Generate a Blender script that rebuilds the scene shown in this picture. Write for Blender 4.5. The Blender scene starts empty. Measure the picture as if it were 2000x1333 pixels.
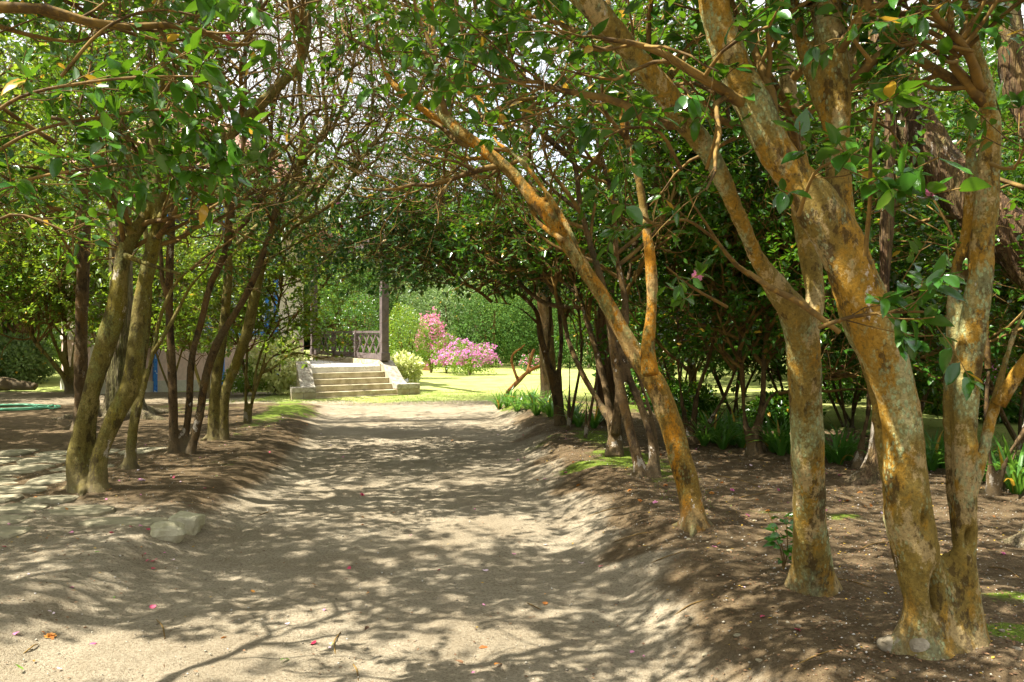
import bpy, bmesh, math, random
import numpy as np
from mathutils import Vector, Matrix
random.seed(7)
rng = np.random.default_rng(11)
S = bpy.context.scene
COL = S.collection
# ---------------------------------------------------------------- camera, light, exposure
F = 1750.0; CX = 1000.0; HY = 652.0; EYE = 1.68
cam_d = bpy.data.cameras.new('camera'); cam = bpy.data.objects.new('camera', cam_d); COL.objects.link(cam)
cam.location = (0, 0, EYE); cam.rotation_euler = (math.radians(90), 0, 0)
cam_d.sensor_width = 36; cam_d.lens = F / 2000 * 36; cam_d.shift_y = -14.5 / 2000
cam_d.clip_start = 0.05; cam_d.clip_end = 1500
S.camera = cam
SUN = Vector((-0.70, -0.14, 1.15)).normalized()
elev = math.asin(SUN.z); azim = math.atan2(SUN.x, SUN.y)
W = bpy.data.worlds.new('World'); S.world = W; W.use_nodes = True
nt = W.node_tree; nt.nodes.clear()
sky = nt.nodes.new('ShaderNodeTexSky'); sky.sky_type = 'NISHITA'; sky.sun_disc = False
sky.sun_elevation = elev; sky.sun_rotation = azim; sky.air_density = 1.0; sky.dust_density = 2.0; sky.ozone_density = 0.6
bg = nt.nodes.new('ShaderNodeBackground'); bg.inputs[1].default_value = 0.14
out = nt.nodes.new('ShaderNodeOutputWorld')
tcw = nt.nodes.new('ShaderNodeTexCoord'); nzw = nt.nodes.new('ShaderNodeTexNoise'); nzw.inputs['Scale'].default_value = 2.2; nzw.inputs['Detail'].default_value = 6
mrw = nt.nodes.new('ShaderNodeMapRange'); mrw.inputs[1].default_value = .30; mrw.inputs[2].default_value = .58; mrw.inputs[3].default_value = .35; mrw.inputs[4].default_value = .95
mxw = nt.nodes.new('ShaderNodeMix'); mxw.data_type = 'RGBA'; mxw.inputs[7].default_value = (4.0, 3.9, 3.6, 1)
nt.links.new(tcw.outputs['Generated'], nzw.inputs[0]); nt.links.new(nzw.outputs[0], mrw.inputs[0]); nt.links.new(mrw.outputs[0], mxw.inputs[0]); nt.links.new(sky.outputs[0], mxw.inputs[6])
nt.links.new(mxw.outputs[2], bg.inputs[0]); nt.links.new(bg.outputs[0], out.inputs[0])
sd = bpy.data.lights.new('sun', 'SUN'); sd.energy = 5.0; sd.angle = math.radians(0.55); sd.color = (1, 0.95, 0.84)
so = bpy.data.objects.new('sun', sd); COL.objects.link(so); so.location = (-20, 10, 40)
so.rotation_euler = SUN.to_track_quat('Z', 'Y').to_euler()
S.view_settings.view_transform = 'Standard'; S.view_settings.look = 'None'
S.view_settings.exposure = 1.8; S.view_settings.gamma = 1.0
S.render.engine = 'CYCLES'
S.cycles.max_bounces = 7; S.cycles.transmission_bounces = 5; S.cycles.diffuse_bounces = 4

# ---------------------------------------------------------------- helpers
def vhash(ix, iy, iz):
    n = (ix * 374761393 + iy * 668265263 + iz * 2147483647 + 1013904223).astype(np.int64) & 0xffffffff
    n = ((n ^ (n >> 13)) * 1274126177) & 0xffffffff
    n = ((n ^ (n >> 16)) * 2246822519) & 0xffffffff
    return ((n ^ (n >> 15)) & 0xffff) / 65535.0
def vnoise(P, s=1.0, o=0):
    P = np.asarray(P, float) * s + o * 17.31
    if P.shape[-1] == 2: P = np.concatenate([P, np.zeros(P.shape[:-1] + (1,))], -1)
    i = np.floor(P).astype(np.int64); f = P - i; f = f * f * (3 - 2 * f)
    x, y, z = i[..., 0], i[..., 1], i[..., 2]; fx, fy, fz = f[..., 0], f[..., 1], f[..., 2]
    def L(a, b, t): return a + (b - a) * t
    r = L(L(L(vhash(x, y, z), vhash(x + 1, y, z), fx), L(vhash(x, y + 1, z), vhash(x + 1, y + 1, z), fx), fy),
          L(L(vhash(x, y, z + 1), vhash(x + 1, y, z + 1), fx), L(vhash(x, y + 1, z + 1), vhash(x + 1, y + 1, z + 1), fx), fy), fz)
    return r * 2 - 1
def fbm(P, s=1.0, o=0, n=3):
    a = 1.0; r = 0
    for k in range(n): r = r + a * vnoise(P, s * 2 ** k, o + k); a *= .5
    return r
def sstep(a, b, x): t = np.clip((x - a) / (b - a), 0, 1); return t * t * (3 - 2 * t)
def nrm(a): return a / np.maximum(np.linalg.norm(a, axis=-1, keepdims=True), 1e-9)

def edge_l(y): return np.interp(y, [0, 4.2, 5, 6.2, 8, 11, 14, 18, 21, 24], [-2.75, -2.6, -2.35, -2.25, -2.25, -2.65, -3.1, -3.75, -4.2, -5.5])
def edge_r(y): return np.interp(y, [0, 4.2, 5.5, 8, 11, 14, 18, 21, 24], [.95, .78, .62, .42, .1, -.05, -.35, -.55, .6])
MOUNDS = []
def height(x, y):
    x = np.asarray(x, float); y = np.asarray(y, float)
    P = np.stack([x, y], -1)
    wob = .16 * vnoise(P, .9, 3) + .07 * vnoise(P, 2.6, 4)
    fade = 1 - sstep(18.5, 22, y)
    r = x - edge_r(y) + wob; l = edge_l(y) - x + wob
    hr = .25 * sstep(-.1, .75, r) - .05 * sstep(1.6, 4.5, r)
    hl = .17 * sstep(-.1, .75, l) - .03 * sstep(2, 5, l)
    h = (hr + hl) * fade
    bank = sstep(0, .3, r) * (1 - sstep(.7, 1.5, r)) + sstep(0, .3, l) * (1 - sstep(.7, 1.5, l))
    h = h + fade * bank * (.012 * vnoise(P, 2.6, 8) + .011 * vnoise(P, 7, 9))
    off = np.maximum(sstep(.3, 1.5, r), sstep(.3, 1.5, l))
    for mx, my, mr, mh in MOUNDS: h = h + mh * np.exp(-((x - mx) ** 2 + (y - my) ** 2) / mr ** 2)
    h = h + .012 * fbm(P, 1.3, 5) + off * .012 * fbm(P, 2.0, 6) + .003 * vnoise(P, 9, 7)
    h = h + sstep(90, 400, np.hypot(x, y)) * 6
    return h
def P3(px, py, d): return np.array([(px - CX) / F * d, d, EYE - (py - HY) / F * d])
def G(px, py):
    d = 2.5
    while d < 90:
        p = P3(px, py, d)
        if p[2] < float(height(p[0], p[1])): return p
        d += .03
    return P3(px, py, 60)

MOUNDS = [(*map(float, G(px, py)[:2]), r, h) for px, py, r, h in [(1850, 1258, .42, .05), (1585, 1150, .34, .05), (1356, 1030, .3, .04), (1262, 928, .4, .05), (1200, 890, .35, .04), (1092, 830, .4, .05), (175, 950, .42, .06), (252, 915, .25, .03), (355, 885, .4, .05), (427, 858, .4, .05), (486, 826, .3, .03), (242, 812, .8, .08), (1472, 886, .35, .05), (1352, 868, .4, .04), (1938, 968, .35, .04), (1704, 940, .6, .05)]]
# ---- mesh from numpy
def mesh_np(name, V, faces, smooth=False):
    me = bpy.data.meshes.new(name)
    V = np.ascontiguousarray(V, dtype=np.float32)
    faces = [np.asarray(f) for f in faces if len(f)]
    me.vertices.add(len(V)); me.vertices.foreach_set('co', V.ravel())
    idx = np.concatenate([f.ravel() for f in faces]).astype(np.int32)
    tot = np.concatenate([np.full(len(f), f.shape[1]) for f in faces]).astype(np.int32)
    st = np.concatenate([[0], np.cumsum(tot)[:-1]]).astype(np.int32)
    me.loops.add(len(idx)); me.loops.foreach_set('vertex_index', idx)
    me.polygons.add(len(tot)); me.polygons.foreach_set('loop_start', st)
    if smooth: me.polygons.foreach_set('use_smooth', np.ones(len(tot), bool))
    me.update(calc_edges=True); me.validate()
    return me
def link(name, me, mat=None, parent=None):
    o = bpy.data.objects.new(name, me); COL.objects.link(o)
    if mat is not None and me is not None and not me.materials: me.materials.append(mat)
    if parent is not None:
        o.parent = parent
    return o
def tag(o, label=None, cat=None, group=None, kind=None):
    if label: o['label'] = label
    if cat: o['category'] = cat
    if group: o['group'] = group
    if kind: o['kind'] = kind
    return o
def thing(name, label, cat, loc=(0, 0, 0), group=None, rz=0):
    o = bpy.data.objects.new(name, None); COL.objects.link(o); o.location = Vector(loc); o.rotation_euler = (0, 0, rz)
    o.empty_display_size = .2
    return tag(o, label, cat, group)
def copy_tree(o, parent=None):
    c = o.copy(); COL.objects.link(c)
    if parent is not None: c.parent = parent
    for ch in list(o.children): copy_tree(ch, c)
    return c
class MB:
    def __init__(s): s.V = []; s.F = []
    def add(s, vs, fs):
        b = len(s.V); s.V += [tuple(map(float, v)) for v in vs]; s.F += [tuple(i + b for i in f) for f in fs]
    def obox(s, c, u, v, w):   # centre and three half-axis vectors
        c, u, v, w = map(lambda a: np.array(a, float), (c, u, v, w))
        vs = [c + a * u + b * v + e * w for e in (-1, 1) for b in (-1, 1) for a in (-1, 1)]
        s.add(vs, [(0, 2, 3, 1), (4, 5, 7, 6), (0, 1, 5, 4), (2, 6, 7, 3), (0, 4, 6, 2), (1, 3, 7, 5)])
    def prism(s, pts, z0, z1):
        n = len(pts)
        vs = [(p[0], p[1], z0) for p in pts] + [(p[0], p[1], z1) for p in pts]
        s.add(vs, [tuple(range(n - 1, -1, -1)), tuple(range(n, 2 * n))] + [(i, (i + 1) % n, n + (i + 1) % n, n + i) for i in range(n)])
    def obj(s, name, mat, parent=None, bev=0, smooth=False, origin=None):
        me = bpy.data.meshes.new(name); V = s.V
        if parent is not None:
            inv = parent.matrix_basis.inverted(); V = [tuple(inv @ Vector(v)) for v in V]
        elif origin is not None: V = [(v[0] - origin[0], v[1] - origin[1], v[2] - origin[2]) for v in V]
        me.from_pydata(V, [], s.F)
        bm = bmesh.new(); bm.from_mesh(me)
        bmesh.ops.recalc_face_normals(bm, faces=bm.faces)
        if bev: bmesh.ops.bevel(bm, geom=list(bm.edges), offset=bev, segments=2, affect='EDGES', profile=.6)
        if smooth:
            for f in bm.faces: f.smooth = True
        bm.to_mesh(me); bm.free()
        o = link(name, me, mat, parent)
        if parent is None and origin is not None: o.location = origin
        return o

# ---- tubes
def resample(P, R, step):
    P = np.asarray(P, float); R = np.asarray(R, float); n = len(P)
    if n == 2: P = np.array([P[0], (P[0] + P[1]) / 2, P[1]]); R = np.array([R[0], (R[0] + R[1]) / 2, R[1]]); n = 3
    E = np.vstack([2 * P[0] - P[1], P, 2 * P[-1] - P[-2]])
    oP = []; oR = []
    for i in range(n - 1):
        p0, p1, p2, p3 = E[i], E[i + 1], E[i + 2], E[i + 3]
        m = max(1, int(np.linalg.norm(p2 - p1) / step))
        for k in range(m):
            t = k / m
            oP.append(.5 * (2 * p1 + (p2 - p0) * t + (2 * p0 - 5 * p1 + 4 * p2 - p3) * t * t + (3 * p1 - p0 - 3 * p2 + p3) * t ** 3))
            oR.append(R[i] + (R[i + 1] - R[i]) * t)
    oP.append(P[-1]); oR.append(R[-1])
    return np.array(oP), np.array(oR)
def tubes(P, R, K):
    """P (M,n,3), R (M,n) -> verts (M*n*K,3), quads"""
    M, n, _ = P.shape
    T = np.empty_like(P); T[:, 1:-1] = P[:, 2:] - P[:, :-2]; T[:, 0] = P[:, 1] - P[:, 0]; T[:, -1] = P[:, -1] - P[:, -2]
    T = nrm(T)
    mean = nrm(P[:, -1] - P[:, 0])
    ref = np.where(np.abs(mean[:, 2:3]) < .8, np.array([[0, 0, 1.]]), np.array([[1., .2, 0]]))[:, None, :]
    U = nrm(np.cross(T, ref)); Vv = np.cross(T, U)
    a = np.arange(K) * 2 * math.pi / K
    ring = P[:, :, None, :] + R[:, :, None, None] * (np.cos(a)[None, None, :, None] * U[:, :, None, :] + np.sin(a)[None, None, :, None] * Vv[:, :, None, :])
    V = ring.reshape(-1, 3)
    m = np.arange(M)[:, None, None] * n * K; i = np.arange(n - 1)[None, :, None] * K; k = np.arange(K)[None, None, :]; k2 = (k + 1) % K
    Fq = np.stack([m + i + k, m + i + k2, m + i + K + k2, m + i + K + k], -1).reshape(-1, 4)
    return V, Fq
def tube1(P, R, K, cap=False):
    V, Fq = tubes(P[None], R[None], K)
    fs = [Fq]
    if cap:
        n = len(P)
        c0 = [[0, k + 1, k] for k in range(1, K - 1)]; b = (n - 1) * K
        c1 = [[b, b + k, b + k + 1] for k in range(1, K - 1)]
        fs.append(np.array(c0 + c1))
    return V, fs
# ---- leaves: templates in (x = width, y = length, z = normal), unit length
LEAF4 = (np.array([[0, 0, 0], [.23, .3, .05], [.2, .7, .04], [0, 1, -.08], [-.2, .7, .04], [-.23, .3, .05]]), np.array([[0, 1, 2], [0, 2, 3], [0, 3, 4], [0, 4, 5]]))
LEAF2 = (np.array([[0, 0, 0], [.26, .48, .05], [0, 1, -.05], [-.26, .48, .05]]), np.array([[0, 1, 2], [0, 2, 3]]))
STRIP = (np.array([[-.06, 0, 0], [.06, 0, 0], [.05, .5, .12], [-.05, .5, .12], [0, 1, -.05]]), np.array([[0, 1, 2], [0, 2, 3], [3, 2, 4]]))
def leaf_mesh(name, tpl, pos, d, nm, size, wscale=None):
    d = nrm(d); s = nrm(np.cross(d, nm)); u = np.cross(s, d)
    T, FF = tpl; N = len(pos); K = len(T)
    w = np.ones(N) if wscale is None else wscale
    V = pos[:, None] + size[:, None, None] * (T[None, :, 0:1] * w[:, None, None] * s[:, None] + T[None, :, 1:2] * d[:, None] + T[None, :, 2:3] * u[:, None])
    f = (np.arange(N)[:, None, None] * K + FF[None]).reshape(-1, 3)
    return mesh_np(name, V.reshape(-1, 3), [f])
def rich_leaf(name, bend, w=.27, tw=0., asym=0.):
    ys = [0, .06, .2, .4, .6, .8, .93, 1.0]; ws = [.02, .10, .72, 1.0, .93, .55, .2, 0.01]
    V = []; Fc = []
    for y, k in zip(ys, ws):
        z = -bend * y * y
        ser = 1 + .05 * math.sin(y * 40)
        bx = asym * math.sin(y * 3.0); wv = .02 * math.sin(y * 17)
        V += [(bx - w * k * ser, y, z + .10 * k * w * 2 - tw * k * y + wv), (bx, y, z - .01), (bx + w * k * ser, y, z + .10 * k * w * 2 + tw * k * y - wv)]
    for i in range(len(ys) - 1):
        b = i * 3; Fc += [(b, b + 1, b + 4, b + 3), (b + 1, b + 2, b + 5, b + 4)]
    me = bpy.data.meshes.new(name); me.from_pydata(V, [], Fc)
    for p in me.polygons: p.use_smooth = True
    return me

# ---------------------------------------------------------------- materials
class NT:
    def __init__(s, name):
        s.m = bpy.data.materials.new(name); s.m.use_nodes = True; s.t = s.m.node_tree; s.t.nodes.clear()
        s.out = s.n('ShaderNodeOutputMaterial')
    def n(s, typ, **kw):
        nd = s.t.nodes.new(typ)
        for k, v in kw.items(): setattr(nd, k, v)
        return nd
    def l(s, a, b): s.t.links.new(a, b)
    def set(s, sock, v):
        if hasattr(v, 'is_linked') or isinstance(v, bpy.types.NodeSocket): s.l(v, sock)
        else: sock.default_value = v
    def coord(s, kind='Object', scale=(1, 1, 1)):
        if kind == 'World': c = s.n('ShaderNodeNewGeometry').outputs['Position']
        else: c = s.n('ShaderNodeTexCoord').outputs[kind]
        mp = s.n('ShaderNodeMapping'); s.l(c, mp.inputs[0]); mp.inputs['Scale'].default_value = scale
        return mp.outputs[0]
    def noise(s, vec, scale, detail=4, rough=.55, dist=0):
        n = s.n('ShaderNodeTexNoise'); s.l(vec, n.inputs['Vector']); n.inputs['Scale'].default_value = scale
        n.inputs['Detail'].default_value = detail; n.inputs['Roughness'].default_value = rough; n.inputs['Distortion'].default_value = dist
        return n.outputs[0]
    def ramp(s, v, a, b, c0=0., c1=1.):
        r = s.n('ShaderNodeMapRange'); r.interpolation_type = 'SMOOTHSTEP'; s.l(v, r.inputs[0])
        r.inputs[1].default_value = a; r.inputs[2].default_value = b; r.inputs[3].default_value = c0; r.inputs[4].default_value = c1
        return r.outputs[0]
    def mix(s, f, a, b, mode='MIX'):
        m = s.n('ShaderNodeMix', data_type='RGBA', blend_type=mode); s.set(m.inputs[0], f)
        for i, v in ((6, a), (7, b)):
            if isinstance(v, (tuple, list)): v = tuple(v) + (1,) if len(v) == 3 else v
            s.set(m.inputs[i], v)
        return m.outputs[2]
    def math(s, op, a, b=0.):
        m = s.n('ShaderNodeMath', operation=op); s.set(m.inputs[0], a); s.set(m.inputs[1], b); return m.outputs[0]
    def bump(s, h, strength=.5, dist=.02, nrml=None):
        b = s.n('ShaderNodeBump'); s.l(h, b.inputs['Height']); b.inputs['Strength'].default_value = strength; b.inputs['Distance'].default_value = dist
        if nrml is not None: s.l(nrml, b.inputs['Normal'])
        return b.outputs[0]
    def pbr(s, col, rough=.8, spec=.3, normal=None):
        p = s.n('ShaderNodeBsdfPrincipled'); s.set(p.inputs['Base Color'], tuple(col) + (1,) if isinstance(col, tuple) and len(col) == 3 else col)
        s.set(p.inputs['Roughness'], rough); s.set(p.inputs['Specular IOR Level'], spec)
        if normal is not None: s.l(normal, p.inputs['Normal'])
        return p.outputs[0]
    def done(s, sh): s.l(sh, s.out.inputs[0]); return s.m

def leaf_mat(name, dark, light, trans, tfac=.35, rough=.32, per='island', yellow=.012, spec=.5):
    n = NT(name)
    if per == 'island': r = n.n('ShaderNodeNewGeometry').outputs['Random Per Island']
    else: r = n.n('ShaderNodeObjectInfo').outputs['Random']
    c = n.mix(n.ramp(r, 0, 1), dark, light)
    big = n.noise(n.coord('World'), .9, 2)
    c = n.mix(n.ramp(big, .35, .65, 0, .45), c, tuple(a * .6 + b * .4 for a, b in zip(light, trans)))
    tc = n.mix(n.ramp(r, 0, 1), tuple(t * .75 for t in trans), trans)
    if yellow:
        y = n.math('GREATER_THAN', n.math('FRACT', n.math('MULTIPLY', r, 37.7)), 1 - yellow)
        c = n.mix(y, c, (.45, .28, .03)); tc = n.mix(y, tc, (.7, .42, .04))
    p = n.pbr(c, rough, spec)
    t = n.n('ShaderNodeBsdfTranslucent'); n.set(t.inputs[0], tc)
    m = n.n('ShaderNodeMixShader'); m.inputs[0].default_value = tfac; n.l(p, m.inputs[1]); n.l(t.outputs[0], m.inputs[2])
    return n.done(m.outputs[0])
M = {}
M['leaf'] = leaf_mat('camellia_leaf', (.012, .052, .007), (.038, .115, .012), (.17, .34, .012), .27, .27)
M['leaf_hero'] = leaf_mat('camellia_leaf_near', (.011, .055, .010), (.035, .12, .014), (.16, .34, .012), .24, .2, 'object', .02)
M['leaf_light'] = leaf_mat('bright_leaf', (.04, .115, .012), (.11, .22, .02), (.36, .5, .03), .42)
M['leaf_dark'] = leaf_mat('dark_leaf', (.014, .055, .010), (.032, .10, .016), (.10, .26, .03), .28)
M['leaf_pale'] = leaf_mat('grey_green_leaf', (.08, .14, .05), (.16, .22, .08), (.25, .38, .1), .35, .5)
M['needle'] = leaf_mat('conifer_needles', (.03, .07, .02), (.06, .12, .03), (.15, .25, .05), .25, .5, yellow=0)
M['far'] = leaf_mat('far_foliage', (.022, .06, .015), (.06, .12, .025), (.12, .22, .03), .2, .9, yellow=0, spec=.05)
M['far_light'] = leaf_mat('far_light_foliage', (.05, .11, .02), (.12, .20, .035), (.3, .42, .05), .35, .9, yellow=0, spec=.05)
M['varieg'] = leaf_mat('variegated_leaf', (.34, .44, .10), (.78, .76, .40), (.75, .78, .3), .35, .4, yellow=0)
M['strap'] = leaf_mat('strap_leaf', (.04, .14, .02), (.08, .22, .03), (.25, .5, .05), .35, .3)
M['azalea'] = leaf_mat('pink_blossom', (.48, .09, .36), (.68, .25, .58), (.7, .28, .55), .35, .6, yellow=0)
M['azalea2'] = leaf_mat('rose_blossom', (.64, .12, .34), (.78, .28, .48), (.8, .3, .5), .35, .6, yellow=0)
M['grass'] = leaf_mat('grass_blade', (.12, .22, .03), (.22, .32, .05), (.4, .5, .08), .35, .6, yellow=.05)

def bark_mat(name, dark, mid, hi, lich, ochre, orange=.5, lichen=.5, ridged=False, dusty=True):
    n = NT(name)
    co = n.coord('Object', (1, 1, .55) if not ridged else (1, 1, .16)); iso = n.coord('Object')
    fine = n.noise(iso, 70, 5, .75); mid_n = n.noise(co, 24, 6, .75)
    def patch(scale, lo, hi_, seed, amt=1., det=5):     # ragged-edged patch mask
        mp = n.n('ShaderNodeMapping'); n.l(co, mp.inputs[0]); mp.inputs['Location'].default_value = (seed * 3.1, seed * 1.7, seed * 2.3)
        a = n.noise(mp.outputs[0], scale, det, .68)
        a = n.math('ADD', a, n.math('MULTIPLY', n.math('SUBTRACT', fine, .5), .16))
        a = n.math('ADD', a, n.math('MULTIPLY', n.math('SUBTRACT', mid_n, .5), .14))
        return n.ramp(a, lo, hi_, 0, amt)
    big = n.noise(co, 3.0, 5, .6)
    c = n.mix(n.ramp(mid_n, .3, .7), tuple(a * .75 for a in mid), tuple(a * 1.25 for a in mid))
    c = n.mix(patch(3.0, .46, .56, 1, orange), c, ochre)
    c = n.mix(patch(5.5, .53, .58, 2, .85), c, hi)
    c = n.mix(patch(7.5, .545, .60, 3, .85), c, dark)
    c = n.mix(patch(17, .60, .66, 4, .8), c, dark)
    c = n.mix(patch(2.2, .56, .70, 9, .5, 3), c, tuple(a * .5 + b * .3 for a, b in zip(mid, lich)))
    sp = n.n('ShaderNodeTexVoronoi'); n.l(co, sp.inputs[0]); sp.inputs['Scale'].default_value = 60; sp.inputs['Randomness'].default_value = 1
    speck = n.ramp(sp.outputs[0], .50, .30)
    lf = n.math('MULTIPLY', patch(4.2, .52, .60, 5, lichen), n.math('ADD', n.math('MULTIPLY', speck, .6), .4))
    lf = n.math('MAXIMUM', lf, n.math('MULTIPLY', patch(9, .50, .62, 6, lichen * .6), speck))
    c = n.mix(lf, c, lich)
    c = n.mix(patch(5, .64, .67, 7, .85), c, (.50, .44, .36))
    c = n.mix(n.ramp(fine, .32, .6, .45, 0), c, (.025, .016, .008))
    if dusty:
        z = n.n('ShaderNodeSeparateXYZ'); n.l(n.n('ShaderNodeNewGeometry').outputs['Position'], z.inputs[0])
        zz = n.math('ADD', z.outputs[2], n.math('MULTIPLY', big, .6))
        c = n.mix(n.ramp(zz, .38, .85, .75, 0), c, (.165, .13, .08))
    h = n.math('ADD', n.math('MULTIPLY', mid_n, .6), n.math('ADD', n.math('MULTIPLY', fine, .35), n.math('MULTIPLY', lf, .25)))
    if ridged:
        rg = n.noise(n.coord('Object', (1, 1, .09)), 22, 3, .6, .3)
        rr = n.math('ABSOLUTE', n.math('SUBTRACT', rg, .5)); h = n.math('ADD', n.math('MULTIPLY', rr, 3.5), n.math('MULTIPLY', h, .3))
        c = n.mix(n.ramp(rr, .0, .06, .65, 0), c, (.03, .02, .012))
    nr = n.bump(h, .9, .035 if ridged else .022)
    return n.done(n.pbr(c, .85, .2, nr))
M['bark_orange'] = bark_mat('orange_lichen_bark', (.05, .028, .006), (.19, .115, .018), (.36, .24, .09), (.27, .31, .12), (.42, .175, .006), .9, .7)
M['bark_mottled'] = bark_mat('mottled_lichen_bark', (.06, .036, .010), (.23, .16, .035), (.42, .31, .14), (.33, .38, .19), (.40, .20, .012), .65, 1.0)
M['bark_olive'] = bark_mat('olive_bark', (.045, .032, .010), (.15, .12, .028), (.24, .19, .06), (.22, .25, .08), (.19, .15, .012), .6, .6)
M['bark_dark'] = bark_mat('dark_bark', (.028, .018, .009), (.095, .06, .026), (.17, .11, .05), (.17, .17, .08), (.17, .09, .018), .5, .3)
M['bark_ridged'] = bark_mat('ridged_bark', (.06, .05, .025), (.17, .15, .06), (.22, .17, .10), (.16, .19, .05), (.16, .15, .04), .5, .3, True)
M['bark_conifer'] = bark_mat('ridged_conifer_bark', (.035, .018, .010), (.12, .065, .03), (.20, .13, .06), (.14, .16, .05), (.17, .12, .03), .5, .5, True)
M['bark_peel'] = bark_mat('peeled_orange_bark', (.2, .08, .02), (.45, .2, .06), (.55, .3, .12), (.3, .2, .1), (.55, .22, .05), .6, .1, False, False)
def twig_mat():
    n = NT('twig_bark'); co = n.coord('World'); a = n.noise(co, 5, 4); b = n.noise(co, 45, 3)
    c = n.mix(n.ramp(a, .35, .62), (.06, .036, .014), (.20, .125, .035)); c = n.mix(n.ramp(b, .5, .7, 0, .6), c, (.28, .16, .03))
    return n.done(n.pbr(c, .85, .2, n.bump(b, .3, .01)))
M['twig'] = twig_mat()
def simple(name, c1, c2, scale=8, rough=.8, bump=.3, spec=.3, dist=.01):
    n = NT(name); co = n.coord('Object'); a = n.noise(co, scale, 5, .6); b = n.noise(co, scale * 7, 4, .7)
    c = n.mix(n.ramp(a, .35, .65), c1, c2); c = n.mix(n.ramp(b, .3, .7, .25, 0), c, tuple(x * .4 for x in c1))
    return n.done(n.pbr(c, rough, spec, n.bump(b, bump, dist)))
M['stone'] = simple('weathered_stone', (.30, .24, .14), (.38, .34, .24), 6, .9, .6)
M['flag'] = simple('flagstone', (.22, .195, .125), (.33, .29, .19), 4, .92, .6)
M['blockstone'] = simple('mossy_block_stone', (.36, .33, .20), (.46, .42, .30), 5, .9, .8)
M['rock'] = simple('pebble_rock', (.22, .18, .12), (.36, .31, .23), 9, .9, .6)
M['granite'] = simple('granite_step', (.34, .28, .17), (.52, .45, .30), 5, .9, .45)
M['granite_lichen'] = simple('lichen_granite', (.26, .22, .17), (.46, .42, .34), 11, .95, .6)
M['paving'] = simple('deck_paving', (.58, .55, .48), (.72, .69, .62), 3, .8, .2)
M['wood'] = simple('grey_painted_wood', (.10, .078, .075), (.145, .112, .108), 7, .6, .25)
M['wall'] = simple('pink_render', (.66, .47, .38), (.74, .56, .46), 1.6, .92, .2)
M['cream'] = simple('cream_render', (.68, .60, .47), (.76, .69, .56), 1.6, .92, .2)
M['trim'] = simple('pale_stone_trim', (.5, .47, .38), (.62, .58, .48), 4, .9, .3)
M['white'] = simple('white_paint', (.76, .76, .74), (.8, .8, .78), 5, .5, .1)
M['roof'] = simple('pinkish_roof_tile', (.38, .2, .15), (.52, .31, .24), 4, .9, .4)
M['glass'] = simple('window_glass', (.03, .04, .05), (.05, .06, .07), 1, .08, .02, .8)
M['label'] = simple('white_label', (.78, .78, .76), (.8, .8, .8), 5, .5, .1)
M['terracotta'] = simple('terracotta', (.30, .14, .08), (.4, .2, .12), 5, .85, .3)
M['hose'] = simple('green_hose', (.12, .42, .24), (.20, .52, .32), 5, .4, .1, .4)
M['petal_pink'] = leaf_mat('pink_petal', (.62, .12, .32), (.75, .3, .5), (.8, .3, .5), .25, .5, 'object', 0)
M['petal_red'] = leaf_mat('red_petal', (.5, .02, .07), (.62, .05, .16), (.7, .06, .15), .2, .5, 'object', 0)
M['petal_pale'] = leaf_mat('pale_petal', (.72, .5, .62), (.8, .68, .74), (.8, .6, .7), .2, .5, 'object', 0)
M['leaf_fallen'] = leaf_mat('orange_fallen_leaf', (.34, .10, .02), (.55, .24, .04), (.5, .2, .03), .15, .55, 'object', 0)
M['leaf_brown'] = leaf_mat('brown_fallen_leaf', (.09, .045, .02), (.2, .10, .045), (.2, .1, .03), .1, .6, 'object', 0)
M['leaf_green'] = leaf_mat('green_fallen_leaf', (.10, .22, .03), (.2, .36, .05), (.3, .5, .05), .2, .4, 'object', 0)
M['litter'] = leaf_mat('leaf_litter', (.07, .035, .015), (.24, .13, .06), (.1, .05, .02), .08, .8, 'island', .06)
def gravel_mat():
    n = NT('gravel_stone'); r = n.n('ShaderNodeNewGeometry').outputs['Random Per Island']
    c = n.mix(r, (.13, .10, .07), (.42, .38, .30)); c = n.mix(n.math('GREATER_THAN', r, .93), c, (.55, .52, .48))
    return n.done(n.pbr(c, .9, .2))
M['gravel'] = gravel_mat()
def tile_mat():
    n = NT('blue_glazed_tile'); co = n.coord('Object'); ch = n.n('ShaderNodeTexVoronoi'); n.l(co, ch.inputs[0]); ch.inputs['Scale'].default_value = 9
    c = n.mix(n.ramp(ch.outputs[0], .22, .34), (.03, .14, .55), (.05, .22, .62)); a = n.noise(co, 9, 2)
    c = n.mix(n.ramp(a, .60, .66, 0, .8), c, (.6, .68, .78))
    return n.done(n.pbr(c, .25, .5))
M['tile'] = tile_mat()
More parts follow.
